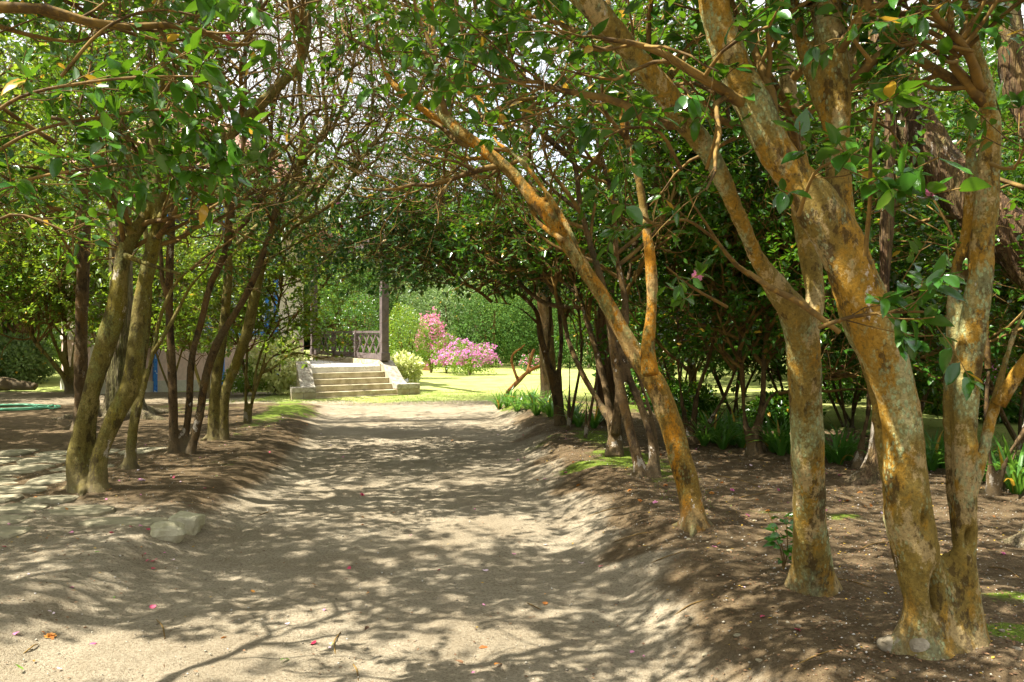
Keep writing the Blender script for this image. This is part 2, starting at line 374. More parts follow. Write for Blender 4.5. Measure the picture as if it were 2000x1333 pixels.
def ground_mat():
    n = NT('garden_soil'); co = n.coord('World')
    at = n.n('ShaderNodeVertexColor', layer_name='zones'); sp = n.n('ShaderNodeSeparateColor'); n.l(at.outputs[0], sp.inputs[0])
    lawn, litter, moss = sp.outputs[0], sp.outputs[1], sp.outputs[2]
    a = n.noise(co, 1.1, 5, .6); b = n.noise(co, 7, 6, .7); c_ = n.noise(co, 55, 5, .75); g = n.noise(co, 190, 3, .8)
    vor = n.n('ShaderNodeTexVoronoi'); n.l(co, vor.inputs[0]); vor.inputs['Scale'].default_value = 75; vor.inputs['Randomness'].default_value = 1
    path = n.mix(n.ramp(a, .35, .65), (.29, .24, .165), (.375, .32, .23))
    path = n.mix(n.ramp(b, .42, .66, 0, .4), path, (.22, .185, .125))
    path = n.mix(n.ramp(c_, .34, .6, .7, 0), path, (.13, .095, .055))
    path = n.mix(n.ramp(g, .57, .66, 0, .6), path, (.5, .44, .33))
    lit = n.mix(n.ramp(b, .35, .65), (.115, .08, .04), (.20, .145, .08))
    lit = n.mix(n.ramp(c_, .3, .7, .6, 0), lit, (.05, .03, .018))
    lit = n.mix(n.ramp(g, .60, .70, 0, .45), lit, (.42, .36, .28))
    c = n.mix(n.ramp(n.math('ADD', litter, n.math('MULTIPLY', n.math('SUBTRACT', b, .5), .5)), .3, .75), path, lit)
    mo = n.mix(n.ramp(c_, .3, .7), (.07, .12, .012), (.2, .27, .03))
    c = n.mix(n.ramp(n.math('ADD', moss, n.math('MULTIPLY', n.math('SUBTRACT', n.noise(co, 4.5, 6, .7), .5), 1.5)), .45, .78, 0, .9), c, mo)
    gr = n.mix(n.ramp(n.noise(co, 1.6, 4), .3, .7), (.30, .36, .09), (.44, .46, .17)); gr = n.mix(n.ramp(n.noise(co, 26, 5, .7), .35, .7, .5, 0), gr, (.14, .2, .03))
    gr = n.mix(n.ramp(n.noise(co, .35, 3), .45, .7, 0, .55), gr, (.48, .46, .16))
    c = n.mix(n.ramp(n.math('ADD', lawn, n.math('MULTIPLY', n.math('SUBTRACT', b, .5), .6)), .35, .65), c, gr)
    h = n.math('ADD', n.math('MULTIPLY', c_, .6), n.math('ADD', n.math('MULTIPLY', g, .25), n.math('MULTIPLY', b, .5)))
    h = n.math('SUBTRACT', h, n.math('MULTIPLY', n.ramp(vor.outputs[0], 0, .5), .15))
    return n.done(n.pbr(c, .95, .1, n.bump(h, 1.0, .03)))
M['ground'] = ground_mat()

# ---------------------------------------------------------------- ground
def axis(bps):
    r = []
    for a, b, s in bps: r += list(np.arange(a, b, s))
    return np.array(r + [bps[-1][1]])
gx = axis([(-700, -100, 60), (-100, -30, 7), (-30, -9, .7), (-9, -5, .14), (-5, 5.5, .045), (5.5, 12, .25), (12, 30, .9), (30, 100, 7), (100, 701, 60)])
gy = axis([(-80, -5, 7), (-5, 3, .5), (3, 11, .045), (11, 24, .11), (24, 45, .5), (45, 120, 5), (120, 900, 60)])
XX, YY = np.meshgrid(gx, gy); ZZ = height(XX, YY)
near = (np.abs(XX) < 5.6) & (YY > 2.9) & (YY < 24)
ZZ = ZZ + near * .009 * fbm(np.stack([XX, YY], -1), 11, 21, 2)
gV = np.stack([XX, YY, ZZ], -1).reshape(-1, 3); nx, ny = len(gx), len(gy)
ii = (np.arange(ny - 1)[:, None] * nx + np.arange(nx - 1)[None]).ravel()
gme = mesh_np('ground', gV, [np.stack([ii, ii + 1, ii + nx + 1, ii + nx], -1)], True)
x, y = gV[:, 0], gV[:, 1]; P2 = gV[:, :2]
r_ = x - edge_r(y) + .16 * vnoise(P2, .9, 3); l_ = edge_l(y) - x + .16 * vnoise(P2, .9, 3)
lawn = sstep(21.0, 23.4, y + .5 * vnoise(P2, .8, 31) + .8 * np.clip(-3.0 - x, -1, 1.5) * 0)
lawn = np.maximum(lawn, sstep(4.6, 6.0, x - .25 * (y - 12) * 0 + .4 * vnoise(P2, .7, 32)) * sstep(9.5, 12, y))
lawn = np.maximum(lawn, sstep(3.4, 3.9, x) * sstep(12.5, 15, y))
lawn = np.where((x < -6.5) & (y < 26), np.minimum(lawn, 0), lawn)
litter = np.maximum(sstep(-.15, .7, r_ + .3 * vnoise(P2, 2.2, 61)) * (1 - .2 * (1 - sstep(4.2, 5.2, y)) * (1 - sstep(1.0, 2.0, r_))), .85 * sstep(-.05, .5, l_) * sstep(6.5, 9, y)) * (1 - sstep(20, 22, y))
litter = np.maximum(litter, .5 * sstep(-6, -8, x) * sstep(10, 14, y))
bankm = np.maximum(np.exp(-((r_ - 1.15) / .45) ** 2), np.exp(-((l_ - 1.0) / .4) ** 2))
moss = .75 * bankm * sstep(6.0, 8, y) + .6 * sstep(14, 18, y) * sstep(-.2, .4, np.maximum(r_, l_)) * (x > -8) + .35 * sstep(1.2, 2.2, r_) * sstep(.0, .5, vnoise(P2, .8, 40)) + .12 * sstep(.5, 1.5, l_)
for qx, qy, rx, ry in [(1220, 975, .32, .28), (1290, 968, .3, .2), (1500, 1000, .3, .22), (1640, 1010, .25, .2), (1975, 1235, .22, .14), (1975, 1165, .25, .15), (1150, 905, .4, .3), (1050, 870, .5, .5), (215, 895, .3, .25)]:
    q = G(qx, qy); moss = np.maximum(moss, 1.0 * np.exp(-((x - q[0]) / rx) ** 2 - ((y - q[1]) / ry) ** 2))
moss = moss * np.where(x < -1.5, .7, 1)
moss = np.clip(moss * (.75 + .6 * vnoise(P2, .9, 41)) + .6 * np.exp(-((x - 2.35) ** 2 + (y - 4.2) ** 2) / .1), 0, 1)
ca = gme.color_attributes.new('zones', 'FLOAT_COLOR', 'POINT')
ca.data.foreach_set('color', np.stack([lawn, litter, moss, np.ones_like(x)], -1).astype(np.float32).ravel())
tag(link('ground', gme, M['ground']), kind='structure')

# ---------------------------------------------------------------- tree growing
def clear(p):
    """volume the gardeners keep open: the walk itself and the air over it"""
    x, y, z = p[..., 0], p[..., 1], p[..., 2]
    walk = (x > -.235 * y - .3) & (x < .035 * y + .2) & (z < EYE + .04 * y) & (y < 30)
    camr = (np.sqrt(x * x + y * y) < 2.3) | (y < -1) & (np.abs(x) < 2)
    return ~(walk | camr | (z < .35))
def walk(start, d, length, n, wig, up, g):
    Mn = len(start); P = np.empty((Mn, n, 3)); P[:, 0] = start; d = nrm(d); st = (length / (n - 1))[:, None]
    bend = g.normal(size=(Mn, 3)) * wig * .5
    for i in range(1, n):
        d = nrm(d + g.normal(size=(Mn, 3)) * wig + bend * (1 if i % 4 < 2 else -1) + np.array([0, 0, up])); P[:, i] = P[:, i - 1] + d * st
    return P
def children(P, R, cnt, tmin, tmax, spread, g, fwd=.6):
    Mn, n, _ = P.shape; idx = np.repeat(np.arange(Mn), cnt); N = len(idx)
    t = (tmin + (tmax - tmin) * g.random(N)) * (n - 1); i = np.minimum(t.astype(int), n - 2); f = (t - i)[:, None]
    s = P[idx, i] * (1 - f) + P[idx, i + 1] * f; r = R[idx, i] * (1 - f[:, 0]) + R[idx, i + 1] * f[:, 0]
    tg = nrm(P[idx, i + 1] - P[idx, i]); q = g.normal(size=(N, 3)); q -= (q * tg).sum(-1, keepdims=True) * tg
    return s, nrm(tg * fwd + nrm(q) * spread), r, idx
TREES = []
LEAFM = [rich_leaf('leaf', .12), rich_leaf('leaf', .34, .25, .10, .05), rich_leaf('leaf', -.06, .23, -.08, -.04), rich_leaf('leaf', .22, .29, .05, -.07), rich_leaf('leaf', .5, .22, -.14, .03)]
for m_ in LEAFM: m_.materials.append(M['leaf_hero'])
def flower_mesh(name, mat):
    V = []; Fc = []
    for ring, (n, tilt, sz) in enumerate([(6, .25, 1.0), (6, .7, .8), (5, 1.15, .55)]):
        for k in range(n):
            a = 2 * math.pi * (k + ring * .5) / n; ca, sa = math.cos(a), math.sin(a); b = len(V)
            for (u, w, h) in [(0, 0, 0), (.55, .38, .1), (1, .22, .0), (1, -.22, .0), (.55, -.38, .1)]:
                rr = u * sz * math.cos(tilt); zz = u * sz * math.sin(tilt) + h * sz; ww = w * sz
                V.append((rr * ca - ww * sa, rr * sa + ww * ca, zz))
            Fc.append((b, b + 1, b + 2, b + 3, b + 4))
    me = bpy.data.meshes.new(name); me.from_pydata(V, [], Fc); me.materials.append(mat)
    return me
FLW = {k: flower_mesh('flower', M['petal_' + k]) for k in ('pink', 'red', 'pale')}

def remesh(V, faces, voxel, name, sm=4):
    me = mesh_np('tmp', V, faces); o = bpy.data.objects.new('tmp', me); COL.objects.link(o)
    a = o.modifiers.new('r', 'REMESH'); a.mode = 'VOXEL'; a.voxel_size = voxel; a.use_smooth_shade = True
    b = o.modifiers.new('s', 'SMOOTH'); b.factor = .6; b.iterations = sm
    dg = bpy.context.evaluated_depsgraph_get(); r = bpy.data.meshes.new_from_object(o.evaluated_get(dg)); r.name = name
    bpy.data.objects.remove(o); bpy.data.meshes.remove(me)
    return r
def tree(name, label, cat, limbs, bark='bark_olive', seed=0, voxel=.022, l1=(7, 1.2), l2=(6, .7), l3=(5, .32), nleaf=9, leafsz=.09,
         leaf='leaf', zleaf=2.3, zbr=1.9, ext=1.8, up=.05, heroes=120, flowers=(), leafkeep=1.0, lump=.012, group=None, near=True,
         tpl=LEAF4, sprays=(), free=False, dents=(), bare=None, roots=0, wig=.16, base=None):
    g = np.random.default_rng(seed + 100)
    P_ = []; tv = []; tf = []; nb = 0; polys = []
    for L in limbs:
        pts, d0, d1 = L[0], L[1], L[2]; k = len(pts)
        if d0 == 'w': P = np.array([p[:3] for p in pts], float); R = np.array([p[3] for p in pts], float)
        else:
            ds = np.linspace(d0, d1, k); P = np.array([P3(p[0], p[1], d) for p, d in zip(pts, ds)]); R = np.array([p[2] * d / F / 2 for p, d in zip(pts, ds)])
        polys.append([P, R, L[3] if len(L) > 3 else 1.0])
    base = polys[0][0][0].copy() if base is None else np.array(base)
    rt = thing(name, label, cat, base, group)
    thin = []
    for j, (P, R, e) in enumerate(polys):
        if R.max() > .034:
            if j == 0 or abs(P[0, 2] - base[2]) < .2:   # stems that start at the ground sink into it with a flare
                P = np.vstack([P[0] + [0, 0, -.14], P]); R = np.concatenate([[R[0] * 1.45], R])
            Pr, Rr = resample(P, R * .89 - voxel * .3, .05)
            if j == 0 or abs(P[0, 2] - base[2]) < .25: Rr = Rr * (1 + .38 * np.exp(-np.maximum(Pr[:, 2] - base[2], 0) / .10))
            V, fs = tube1(Pr, Rr, 14, True)
            tv.append(V); tf += [f + nb for f in fs]; nb += len(V)
        else:
            Pr, Rr = resample(P, np.maximum(R, .004), .08); thin.append((Pr, Rr))
        polys[j][0], polys[j][1] = resample(polys[j][0], polys[j][1], .15)
    for k in range(roots):
        a = k * 2 * math.pi / roots + g.random(); r0 = polys[0][1][0]
        p0 = base + [0, 0, .12]; p1 = base + [math.cos(a) * r0 * 1.3, math.sin(a) * r0 * 1.3, .012]; p2 = base + [math.cos(a) * r0 * 2.9, math.sin(a) * r0 * 2.9, -.05]
        Pr, Rr = resample(np.array([p0, p1, p2]), np.array([r0 * .5, r0 * .3, r0 * .12]), .05)
        V, fs = tube1(Pr, Rr, 10, True); tv.append(V); tf += [f + nb for f in fs]; nb += len(V)
    if tv:
        V = np.vstack(tv); by = {}
        for f in tf: by.setdefault(f.shape[1], []).append(f)
        me = remesh(V, [np.vstack(v) for v in by.values()], voxel, 'trunk')
        n = len(me.vertices); co = np.empty(n * 3, np.float32); me.vertices.foreach_get('co', co); co = co.reshape(-1, 3).astype(float)
        no = np.empty(n * 3, np.float32); me.vertices.foreach_get('normal', no); no = no.reshape(-1, 3)
        sc = co * np.array([1, 1, .5])
        disp = lump * (vnoise(sc, 5.5, seed) * 1.0 + .5 * vnoise(sc, 13, seed + 3) + .25 * vnoise(co, 30, seed + 5))
        if 'ridged' in bark or 'conifer' in bark: disp = disp + lump * 1.6 * (np.abs(vnoise(co * np.array([1, 1, .12]), 17, seed + 7)) - .3)
        disp = disp - lump * .3
        for (qx, qy, rw, rh, dp) in dents:
            dd_ = float(base[1]); ax = (qx - CX) / F * dd_; az = EYE - (qy - HY) / F * dd_; e = ((co[:, 0] - ax) / (rw * dd_ / F)) ** 2 + ((co[:, 2] - az) / (rh * dd_ / F)) ** 2
            disp = disp - dp * np.exp(-e * 1.5) * (no[:, 1] < .1)
        co = co + no * disp[:, None] - base
        me.vertices.foreach_set('co', co.astype(np.float32).ravel()); me.update()
        tr = link('trunk', me, M[bark], rt)
    for Pr, Rr in thin:
        V, fs = tube1(Pr, Rr, 8, True); link('branch', mesh_np('branch', V - base, fs, True), M['twig'] if Rr.max() < .02 else M[bark], rt)
    # limb extensions, then three orders of branches
    src = []; ex = []
    for P, R, e in polys:
        if e > 0 and ext > 0:
            d = nrm((P[-1] - P[-3])[None])[0]
            Q = walk(P[-1][None], (d + np.array([0, 0, .15]))[None], np.array([ext * e]), 10, .14, .03, g)[0]
            r = np.linspace(max(R[-1], .006), max(R[-1] * .3, .004), 10); ex.append((Q, r)); src.append((np.vstack([P, Q[1:]]), np.concatenate([R, r[1:]])))
        else: src.append((P, R))
    for Q, r in ex:
        V, fs = tube1(Q, r, 8 if r[0] > .02 else 6); link('branch', mesh_np('branch', V - base, fs, True), M[bark] if r[0] > .03 else M['twig'], rt)
    S_, D_, R_ = [], [], []
    for (P, R), (P0, R0, e) in zip(src, polys):
        if l1[0] <= 0: break
        seg = np.linalg.norm(np.diff(P, axis=0), axis=1); L = seg.sum(); n = max(2, int(l1[0] * min(1.6, L / 3.0) * max(.5, e)))
        s, d, r, _ = children(P[None], R[None], n, .22, 1.0, .8, g); S_.append(s); D_.append(d); R_.append(np.minimum(r * .55, .028))
    LP = []; LD = []; LN = []; LS = []
    TW = []
    def leaves_on(P, per, sz, tmin=.25):
        Mn, n, _ = P.shape
        if not Mn: return
        idx = np.repeat(np.arange(Mn), per); N = len(idx)
        t = tmin + (1 - tmin) * g.random(N) ** .7; tt = t * (n - 1); i = np.minimum(tt.astype(int), n - 2); f = (tt - i)[:, None]
        s = P[idx, i] * (1 - f) + P[idx, i + 1] * f; tg = nrm(P[idx, i + 1] - P[idx, i])
        q = g.normal(size=(N, 3)); q[:, 2] *= .5; q -= (q * tg).sum(-1, keepdims=True) * tg
        d = nrm(tg * .55 + nrm(q) * .8 + np.array([0, 0, -.22])); nm = nrm(np.array([0, 0, 1.]) + g.normal(size=(N, 3)) * .42)
        LP.append(s); LD.append(d); LN.append(nm); LS.append(sz * (.65 + .55 * g.random(N)))
    if S_:
        s, d, r = np.vstack(S_), np.vstack(D_), np.concatenate(R_); k = (s[:, 2] > zbr); s, d, r = s[k], d[k], r[k]
        B1 = walk(s, d, l1[1] * (.6 + .8 * g.random(len(s))), 9, wig, up, g); k = (clear(B1).mean(1) > .85) | free; B1, r = B1[k], r[k]
        R1 = np.maximum(r[:, None] * np.linspace(1, .3, 9), .0035)
        if near:
            V, q = tubes(B1, R1, 6); q0 = q[:8 * 6]; V = V.reshape(len(B1), -1, 3) - base
            for v in V: link('branch', mesh_np('branch', v, [q0], True), M['twig'], rt)
        else: TW.append((B1, R1, 4))
        s, d, r, _ = children(B1, R1, l2[0], .15, 1, .8, g)
        B2 = walk(s, d, l2[1] * (.6 + .8 * g.random(len(s))), 7, wig * 1.15, up, g); k = clear(B2).all(1) | free; B2, r = B2[k], r[k]
        R2 = np.maximum(r[:, None] * .6 * np.linspace(1, .35, 7), .0024); TW.append((B2, R2, 4))
        s, d, r, _ = children(B2, R2, l3[0], .25, 1, .85, g)
        B3 = walk(s, d, l3[1] * (.6 + .8 * g.random(len(s))), 4, .15, up, g); k = clear(B3).all(1) | free; B3 = B3[k]
        R3 = np.full(B3.shape[:2], .0019) * np.array([1.3, 1.1, .9, .6]); TW.append((B3, R3, 3))
        k = B3[:, -1, 2] > zleaf
        if bare is not None: k &= ~bare(B3[:, -1], g)
        k &= g.random(len(B3)) < leafkeep
        leaves_on(B3[k], nleaf, leafsz)
        k = (B2[:, -1, 2] > zleaf); 
        if bare is not None: k &= ~bare(B2[:, -1], g)
        k &= g.random(len(B2)) < leafkeep
        leaves_on(B2[k], max(2, nleaf // 2), leafsz, .7)
    nspray = 0
    for sp in sprays:                       # leafy sprays that show large
        pts, d0, d1, tw, nl, sz = sp
        ds = np.linspace(d0, d1, len(pts)); P = np.array([P3(p[0], p[1], dd) for p, dd in zip(pts, ds)])
        Pr, Rr = resample(P, np.linspace(.009, .004, len(P)), .06)
        V, fs = tube1(Pr, Rr, 7); link('branch', mesh_np('branch', V - base, fs, True), M['twig'], rt)
        s, d, r, _ = children(Pr[None], Rr[None], tw, .25, 1, .9, g)
        B = walk(s, d * np.array([1, .6, .6]), .24 * (.5 + g.random(len(s))), 5, .14, 0, g); TW.append((B, np.full(B.shape[:2], .0024), 4))
        leaves_on(B, nl, sz, .35)
    if TW:
        Vs = []; Fs = []; b = 0
        for B, R, K in TW:
            if not len(B): continue
            V, q = tubes(B, R, K); Vs.append(V); Fs.append(q + b); b += len(V)
        if Vs: tag(link('twigs', mesh_np('twigs', np.vstack(Vs) - base, [np.vstack(Fs)], True), M['twig'], rt), kind='stuff')
    if LP:
        LP, LD, LN, LS = np.vstack(LP), np.vstack(LD), np.vstack(LN), np.concatenate(LS)
        k = (clear(LP) | free) & (LP[:, 2] > .35); LP, LD, LN, LS = LP[k], LD[k], LN[k], LS[k]
        if heroes:
            px = CX + LP[:, 0] / LP[:, 1] * F; py = HY - (LP[:, 2] - EYE) / LP[:, 1] * F
            vis = (LP[:, 1] > 1) & (px > -20) & (px < 2020) & (py > -20) & (py < 1350)
            sc = np.where(vis, LS / np.maximum(LP[:, 1], .5), 0) * (1 + .0 * LS); o_ = np.argsort(-sc)[:heroes]; o_ = o_[sc[o_] > 0]
            hm = np.zeros(len(LP), bool); hm[o_] = True
            for i in o_:
                dd = LD[i] / np.linalg.norm(LD[i]); s = np.cross(dd, LN[i]); s /= np.linalg.norm(s); u = np.cross(s, dd)
                ob = bpy.data.objects.new('leaf', LEAFM[i % 5]); COL.objects.link(ob); ob.parent = rt
                z = LS[i]; p = LP[i] - base
                ob.matrix_local = Matrix(((s[0] * z, dd[0] * z, u[0] * z, p[0]), (s[1] * z, dd[1] * z, u[1] * z, p[1]), (s[2] * z, dd[2] * z, u[2] * z, p[2]), (0, 0, 0, 1)))
            rest = ~hm
        else: rest = np.ones(len(LP), bool); vis = rest; px = py = None
        if rest.sum(): tag(link('foliage', leaf_mesh('foliage', tpl, LP[rest] - base, LD[rest], LN[rest], LS[rest]), M[leaf], rt), kind='stuff')
        vi = np.where(vis)[0]
        for c, n in flowers:
            for i in (g.choice(vi, min(n, len(vi)), replace=False) if len(vi) else []):
                ob = bpy.data.objects.new('flower', FLW[c]); COL.objects.link(ob); ob.parent = rt; p = LP[i] - base
                ob.location = p; ob.rotation_euler = (g.random() * 1.5 + .6, 0, g.random() * 6.28); ob.scale = (.032,) * 3
        TREES.append((name, len(LP)))
    return rt

def gd(px, py): return float(G(px, py)[1])
# ---- right side, front
d = gd(1840, 1255)
tree('camellia_tree', 'large front camellia with two fused lichen-covered stems, at the right edge of the path', 'tree', [
    ([(1812, 1258, 125), (1812, 1180, 104), (1795, 1090, 106), (1776, 1010, 118), (1768, 920, 106), (1762, 820, 98), (1737, 725, 100), (1700, 620, 106), (1665, 530, 112), (1636, 460, 116), (1588, 395, 108), (1540, 330, 92), (1490, 240, 88), (1440, 140, 82), (1405, 40, 74), (1375, -60, 66)], d, d - .1),
    ([(1888, 1258, 88), (1886, 1180, 80), (1882, 1100, 66), (1886, 1020, 62), (1882, 940, 58), (1882, 860, 60), (1888, 780, 60), (1893, 700, 64), (1906, 600, 58), (1916, 500, 56), (1926, 400, 58), (1932, 320, 56), (1936, 250, 50), (1922, 170, 48), (1900, 90, 46), (1888, -20, 40)], d, d),
    ([(1842, 1268, 150), (1846, 1215, 120), (1850, 1165, 104), (1853, 1120, 84), (1857, 1080, 50)], d + .03, d + .03, 0),
    ([(1765, 1262, 60), (1785, 1225, 54), (1805, 1170, 50)], d - .02, d, 0),
    ([(1905, 1264, 60), (1900, 1215, 54), (1890, 1150, 44)], d - .02, d, 0),
    ([(1640, 470, 90), (1638, 390, 76), (1636, 300, 64), (1634, 220, 68), (1626, 120, 74), (1612, 0, 74)], d, d),
    ([(1630, 290, 34), (1600, 200, 36), (1572, 110, 34), (1545, 0, 34)], d - .02, d + .1),
    ([(1650, 160, 28), (1668, 90, 30), (1680, 0, 30)], d, d + .1),
    ([(1758, 985, 60), (1728, 890, 40), (1716, 780, 40), (1694, 700, 44), (1664, 640, 42), (1640, 560, 40), (1625, 500, 40)], d + .12, d + .25, 0),
    ([(1872, 1080, 34), (1860, 1000, 28), (1854, 880, 30), (1852, 760, 26), (1856, 650, 26), (1866, 540, 28), (1888, 440, 26), (1896, 330, 26), (1900, 240, 24)], d + .05, d + .1, 0),
    ([(1896, 980, 34), (1918, 900, 32), (1930, 840, 34), (1946, 780, 32), (1966, 700, 26), (1995, 620, 22), (2040, 540, 20)], d, d + .1, .4),
    ([(1950, 790, 28), (1990, 725, 26), (2040, 660, 22)], d, d - .1, .4),
    ([(1640, 650, 10), (1560, 590, 14), (1500, 560, 12), (1460, 530, 8)], d - .25, d - .2, 0),
], 'bark_mottled', 1, .016, l1=(6, 1.1), heroes=300, zleaf=2.75, zbr=2.5, lump=.013, dents=[(1813, 1150, 15, 40, .17), (1787, 1006, 10, 20, .08), (1884, 1046, 9, 20, .09), (1737, 825, 12, 16, -.012), (1900, 870, 14, 16, -.01)], roots=0, flowers=[('pink', 2)], nleaf=9,
    sprays=[([(1690, 500), (1700, 380), (1700, 300), (1712, 200)], 3.2, 2.9, 8, 7, .10),
            ([(1600, 640), (1660, 620), (1740, 610), (1830, 610)], 3.4, 3.1, 10, 8, .088),
            ([(1560, 420), (1590, 340), (1640, 310)], 3.5, 3.1, 6, 7, .095),
            ([(1700, 120), (1660, 60), (1690, 10)], 3.6, 3.3, 6, 5, .09),
            ([(1935, 320), (1980, 330), (2010, 260)], 3.8, 3.5, 5, 6, .09),
            ([(1900, 100), (1800, 80), (1760, 90), (1700, 40)], 3.8, 3.6, 8, 5, .08)])
d = gd(1585, 1150)
tree('camellia_tree', 'thick straight camellia with a low fork and pale green lichen, left of the fused pair', 'tree', [
    ([(1586, 1152, 100), (1585, 1115, 88), (1583, 1070, 80), (1580, 1000, 78), (1578, 900, 80), (1573, 800, 78), (1570, 700, 82), (1556, 620, 84), (1520, 570, 56), (1480, 510, 48), (1450, 440, 46), (1420, 370, 48), (1380, 290, 50), (1335, 235, 54), (1290, 175, 60), (1240, 110, 64), (1190, 50, 66), (1120, -20, 62), (1040, -90, 50)], d, 3.9),
    ([(1570, 680, 60), (1592, 590, 56), (1582, 500, 54), (1565, 400, 50), (1556, 300, 46), (1545, 200, 44), (1530, 100, 42), (1512, -10, 38)], d + .05, d + .5),
    ([(1510, 565, 12), (1440, 520, 10), (1400, 470, 6)], d - .2, d - .4, .2),
    ([(1300, 160, 18), (1345, 100, 14), (1400, 20, 10)], 4.3, 4.6, .4),
], 'bark_mottled', 2, .018, l1=(7, 1.2), heroes=300, zleaf=2.7, zbr=2.4, lump=.012, roots=0, nleaf=9, flowers=[('pink', 3)],
    sprays=[([(1330, 330), (1290, 260), (1230, 250), (1180, 270)], 4.1, 3.7, 8, 6, .10),
            ([(1380, 330), (1400, 240), (1360, 180), (1330, 150)], 4.2, 3.7, 8, 6, .10),
            ([(1400, 470), (1340, 430), (1280, 440), (1230, 400)], 4.6, 4.1, 9, 6, .085),
            ([(1420, 600), (1350, 560), (1300, 520)], 4.8, 4.4, 5, 5, .085),
            ([(1300, 130), (1380, 60), (1440, 30)], 4.2, 4.0, 6, 5, .09)])
d = gd(1356, 1030)
tree('camellia_tree', 'orange-mossed camellia leaning left over the path, forked at waist height', 'tree', [
    ([(1358, 1032, 54), (1347, 965, 54), (1328, 890, 56), (1302, 805, 54), (1274, 740, 54), (1240, 690, 44), (1192, 605, 36), (1150, 540, 36), (1110, 480, 36), (1078, 430, 36), (1040, 388, 34), (1005, 345, 32), (965, 308, 32), (925, 278, 34), (880, 242, 30), (855, 205, 20), (850, 140, 18), (846, 60, 17), (842, -20, 15)], d, d + .9),
    ([(1270, 735, 46), (1266, 680, 38), (1273, 600, 33), (1271, 520, 33), (1262, 450, 28), (1252, 380, 24), (1240, 320, 20), (1215, 240, 16), (1210, 140, 14)], d, d + .3),
    ([(890, 250, 24), (830, 218, 21), (775, 172, 20), (748, 130, 16), (735, 60, 13), (745, -20, 11)], d + .85, d + 1.2),
    ([(1156, 545, 16), (1120, 465, 16), (1082, 400, 18), (1040, 340, 18), (1002, 300, 16), (968, 275, 15), (955, 232, 14), (928, 180, 14), (880, 140, 13), (865, 90, 12), (800, 10, 10)], d + .2, d + 1.2),
    ([(958, 225, 14), (1000, 200, 10), (1060, 190, 8)], d + 1, d + 1.2, .5),
    ([(1100, 470, 12), (1050, 430, 10), (990, 320, 9), (900, 310, 8)], d + .3, d + 1, .5),
], 'bark_orange', 3, .016, l1=(9, 1.2), heroes=200, zleaf=3.2, zbr=2.9, lump=.009, roots=3, nleaf=5, leafkeep=.6)
d = gd(1250, 930)
bareC = lambda P, g: (P[:, 0] > -.27 * P[:, 1]) & (P[:, 0] < .06 * P[:, 1]) & (P[:, 2] > EYE + .15 * P[:, 1]) & (g.random(len(P)) < .65)
tree('camellia_tree', 'dark three-stemmed camellia leaning left just behind the orange-mossed one', 'tree', [
    ([(1252, 932, 30), (1236, 860, 26), (1216, 780, 26), (1203, 710, 27), (1192, 640, 22), (1178, 560, 19), (1150, 470, 17), (1132, 390, 17), (1122, 320, 15), (1085, 240, 13), (1030, 170, 12), (970, 120, 11), (900, 60, 10)], d, d + .6),
    ([(1277, 926, 28), (1272, 860, 22), (1252, 795, 22), (1228, 735, 22), (1216, 680, 20), (1222, 600, 18), (1204, 500, 17), (1198, 400, 16), (1178, 320, 14), (1160, 240, 12), (1150, 120, 11)], d, d + .6),
    ([(1282, 928, 20), (1278, 840, 16), (1256, 760, 13), (1230, 700, 12), (1180, 600, 10)], d + .1, d + .3),
    ([(1124, 318, 12), (1050, 250, 12), (1000, 180, 11), (960, 100, 10), (930, 20, 9)], d + .4, d + .5),
    ([(1140, 420, 14), (1060, 350, 12), (1000, 250, 10), (940, 230, 9)], d + .4, d + .9),
], 'bark_dark', 4, .018, l1=(10, 1.3), zleaf=2.8, zbr=2.3, lump=.008, roots=3, nleaf=7, bare=bareC, heroes=80)
d = gd(1200, 890)
tree('camellia_tree', 'camellia with a pale thick foot splitting low into thin stems, behind the three-stemmed one', 'tree', [
    ([(1200, 892, 38), (1200, 835, 36), (1172, 790, 18), (1140, 735, 17), (1112, 670, 16), (1095, 600, 14), (1060, 540, 12), (1000, 500, 10), (930, 470, 8)], d, d + 1.5),
    ([(1202, 850, 30), (1208, 780, 22), (1210, 700, 20), (1218, 600, 16), (1240, 480, 14)], d, d),
    ([(1198, 830, 24), (1178, 740, 18), (1160, 670, 18), (1135, 590, 15), (1100, 500, 13), (1040, 430, 11), (960, 380, 9)], d + .1, d + 1.5),
    ([(1165, 690, 14), (1120, 570, 12), (1040, 520, 10), (960, 440, 9)], d, d + 2),
    ([(1135, 600, 10), (1060, 590, 9), (980, 530, 8), (900, 520, 6)], d + .5, d + 3),
], 'bark_dark', 5, .02, bare=bareC, l1=(13, 1.1), zleaf=2.0, zbr=1.75, lump=.008, nleaf=8, heroes=40, flowers=[('pale', 3)])
d = gd(1092, 830)
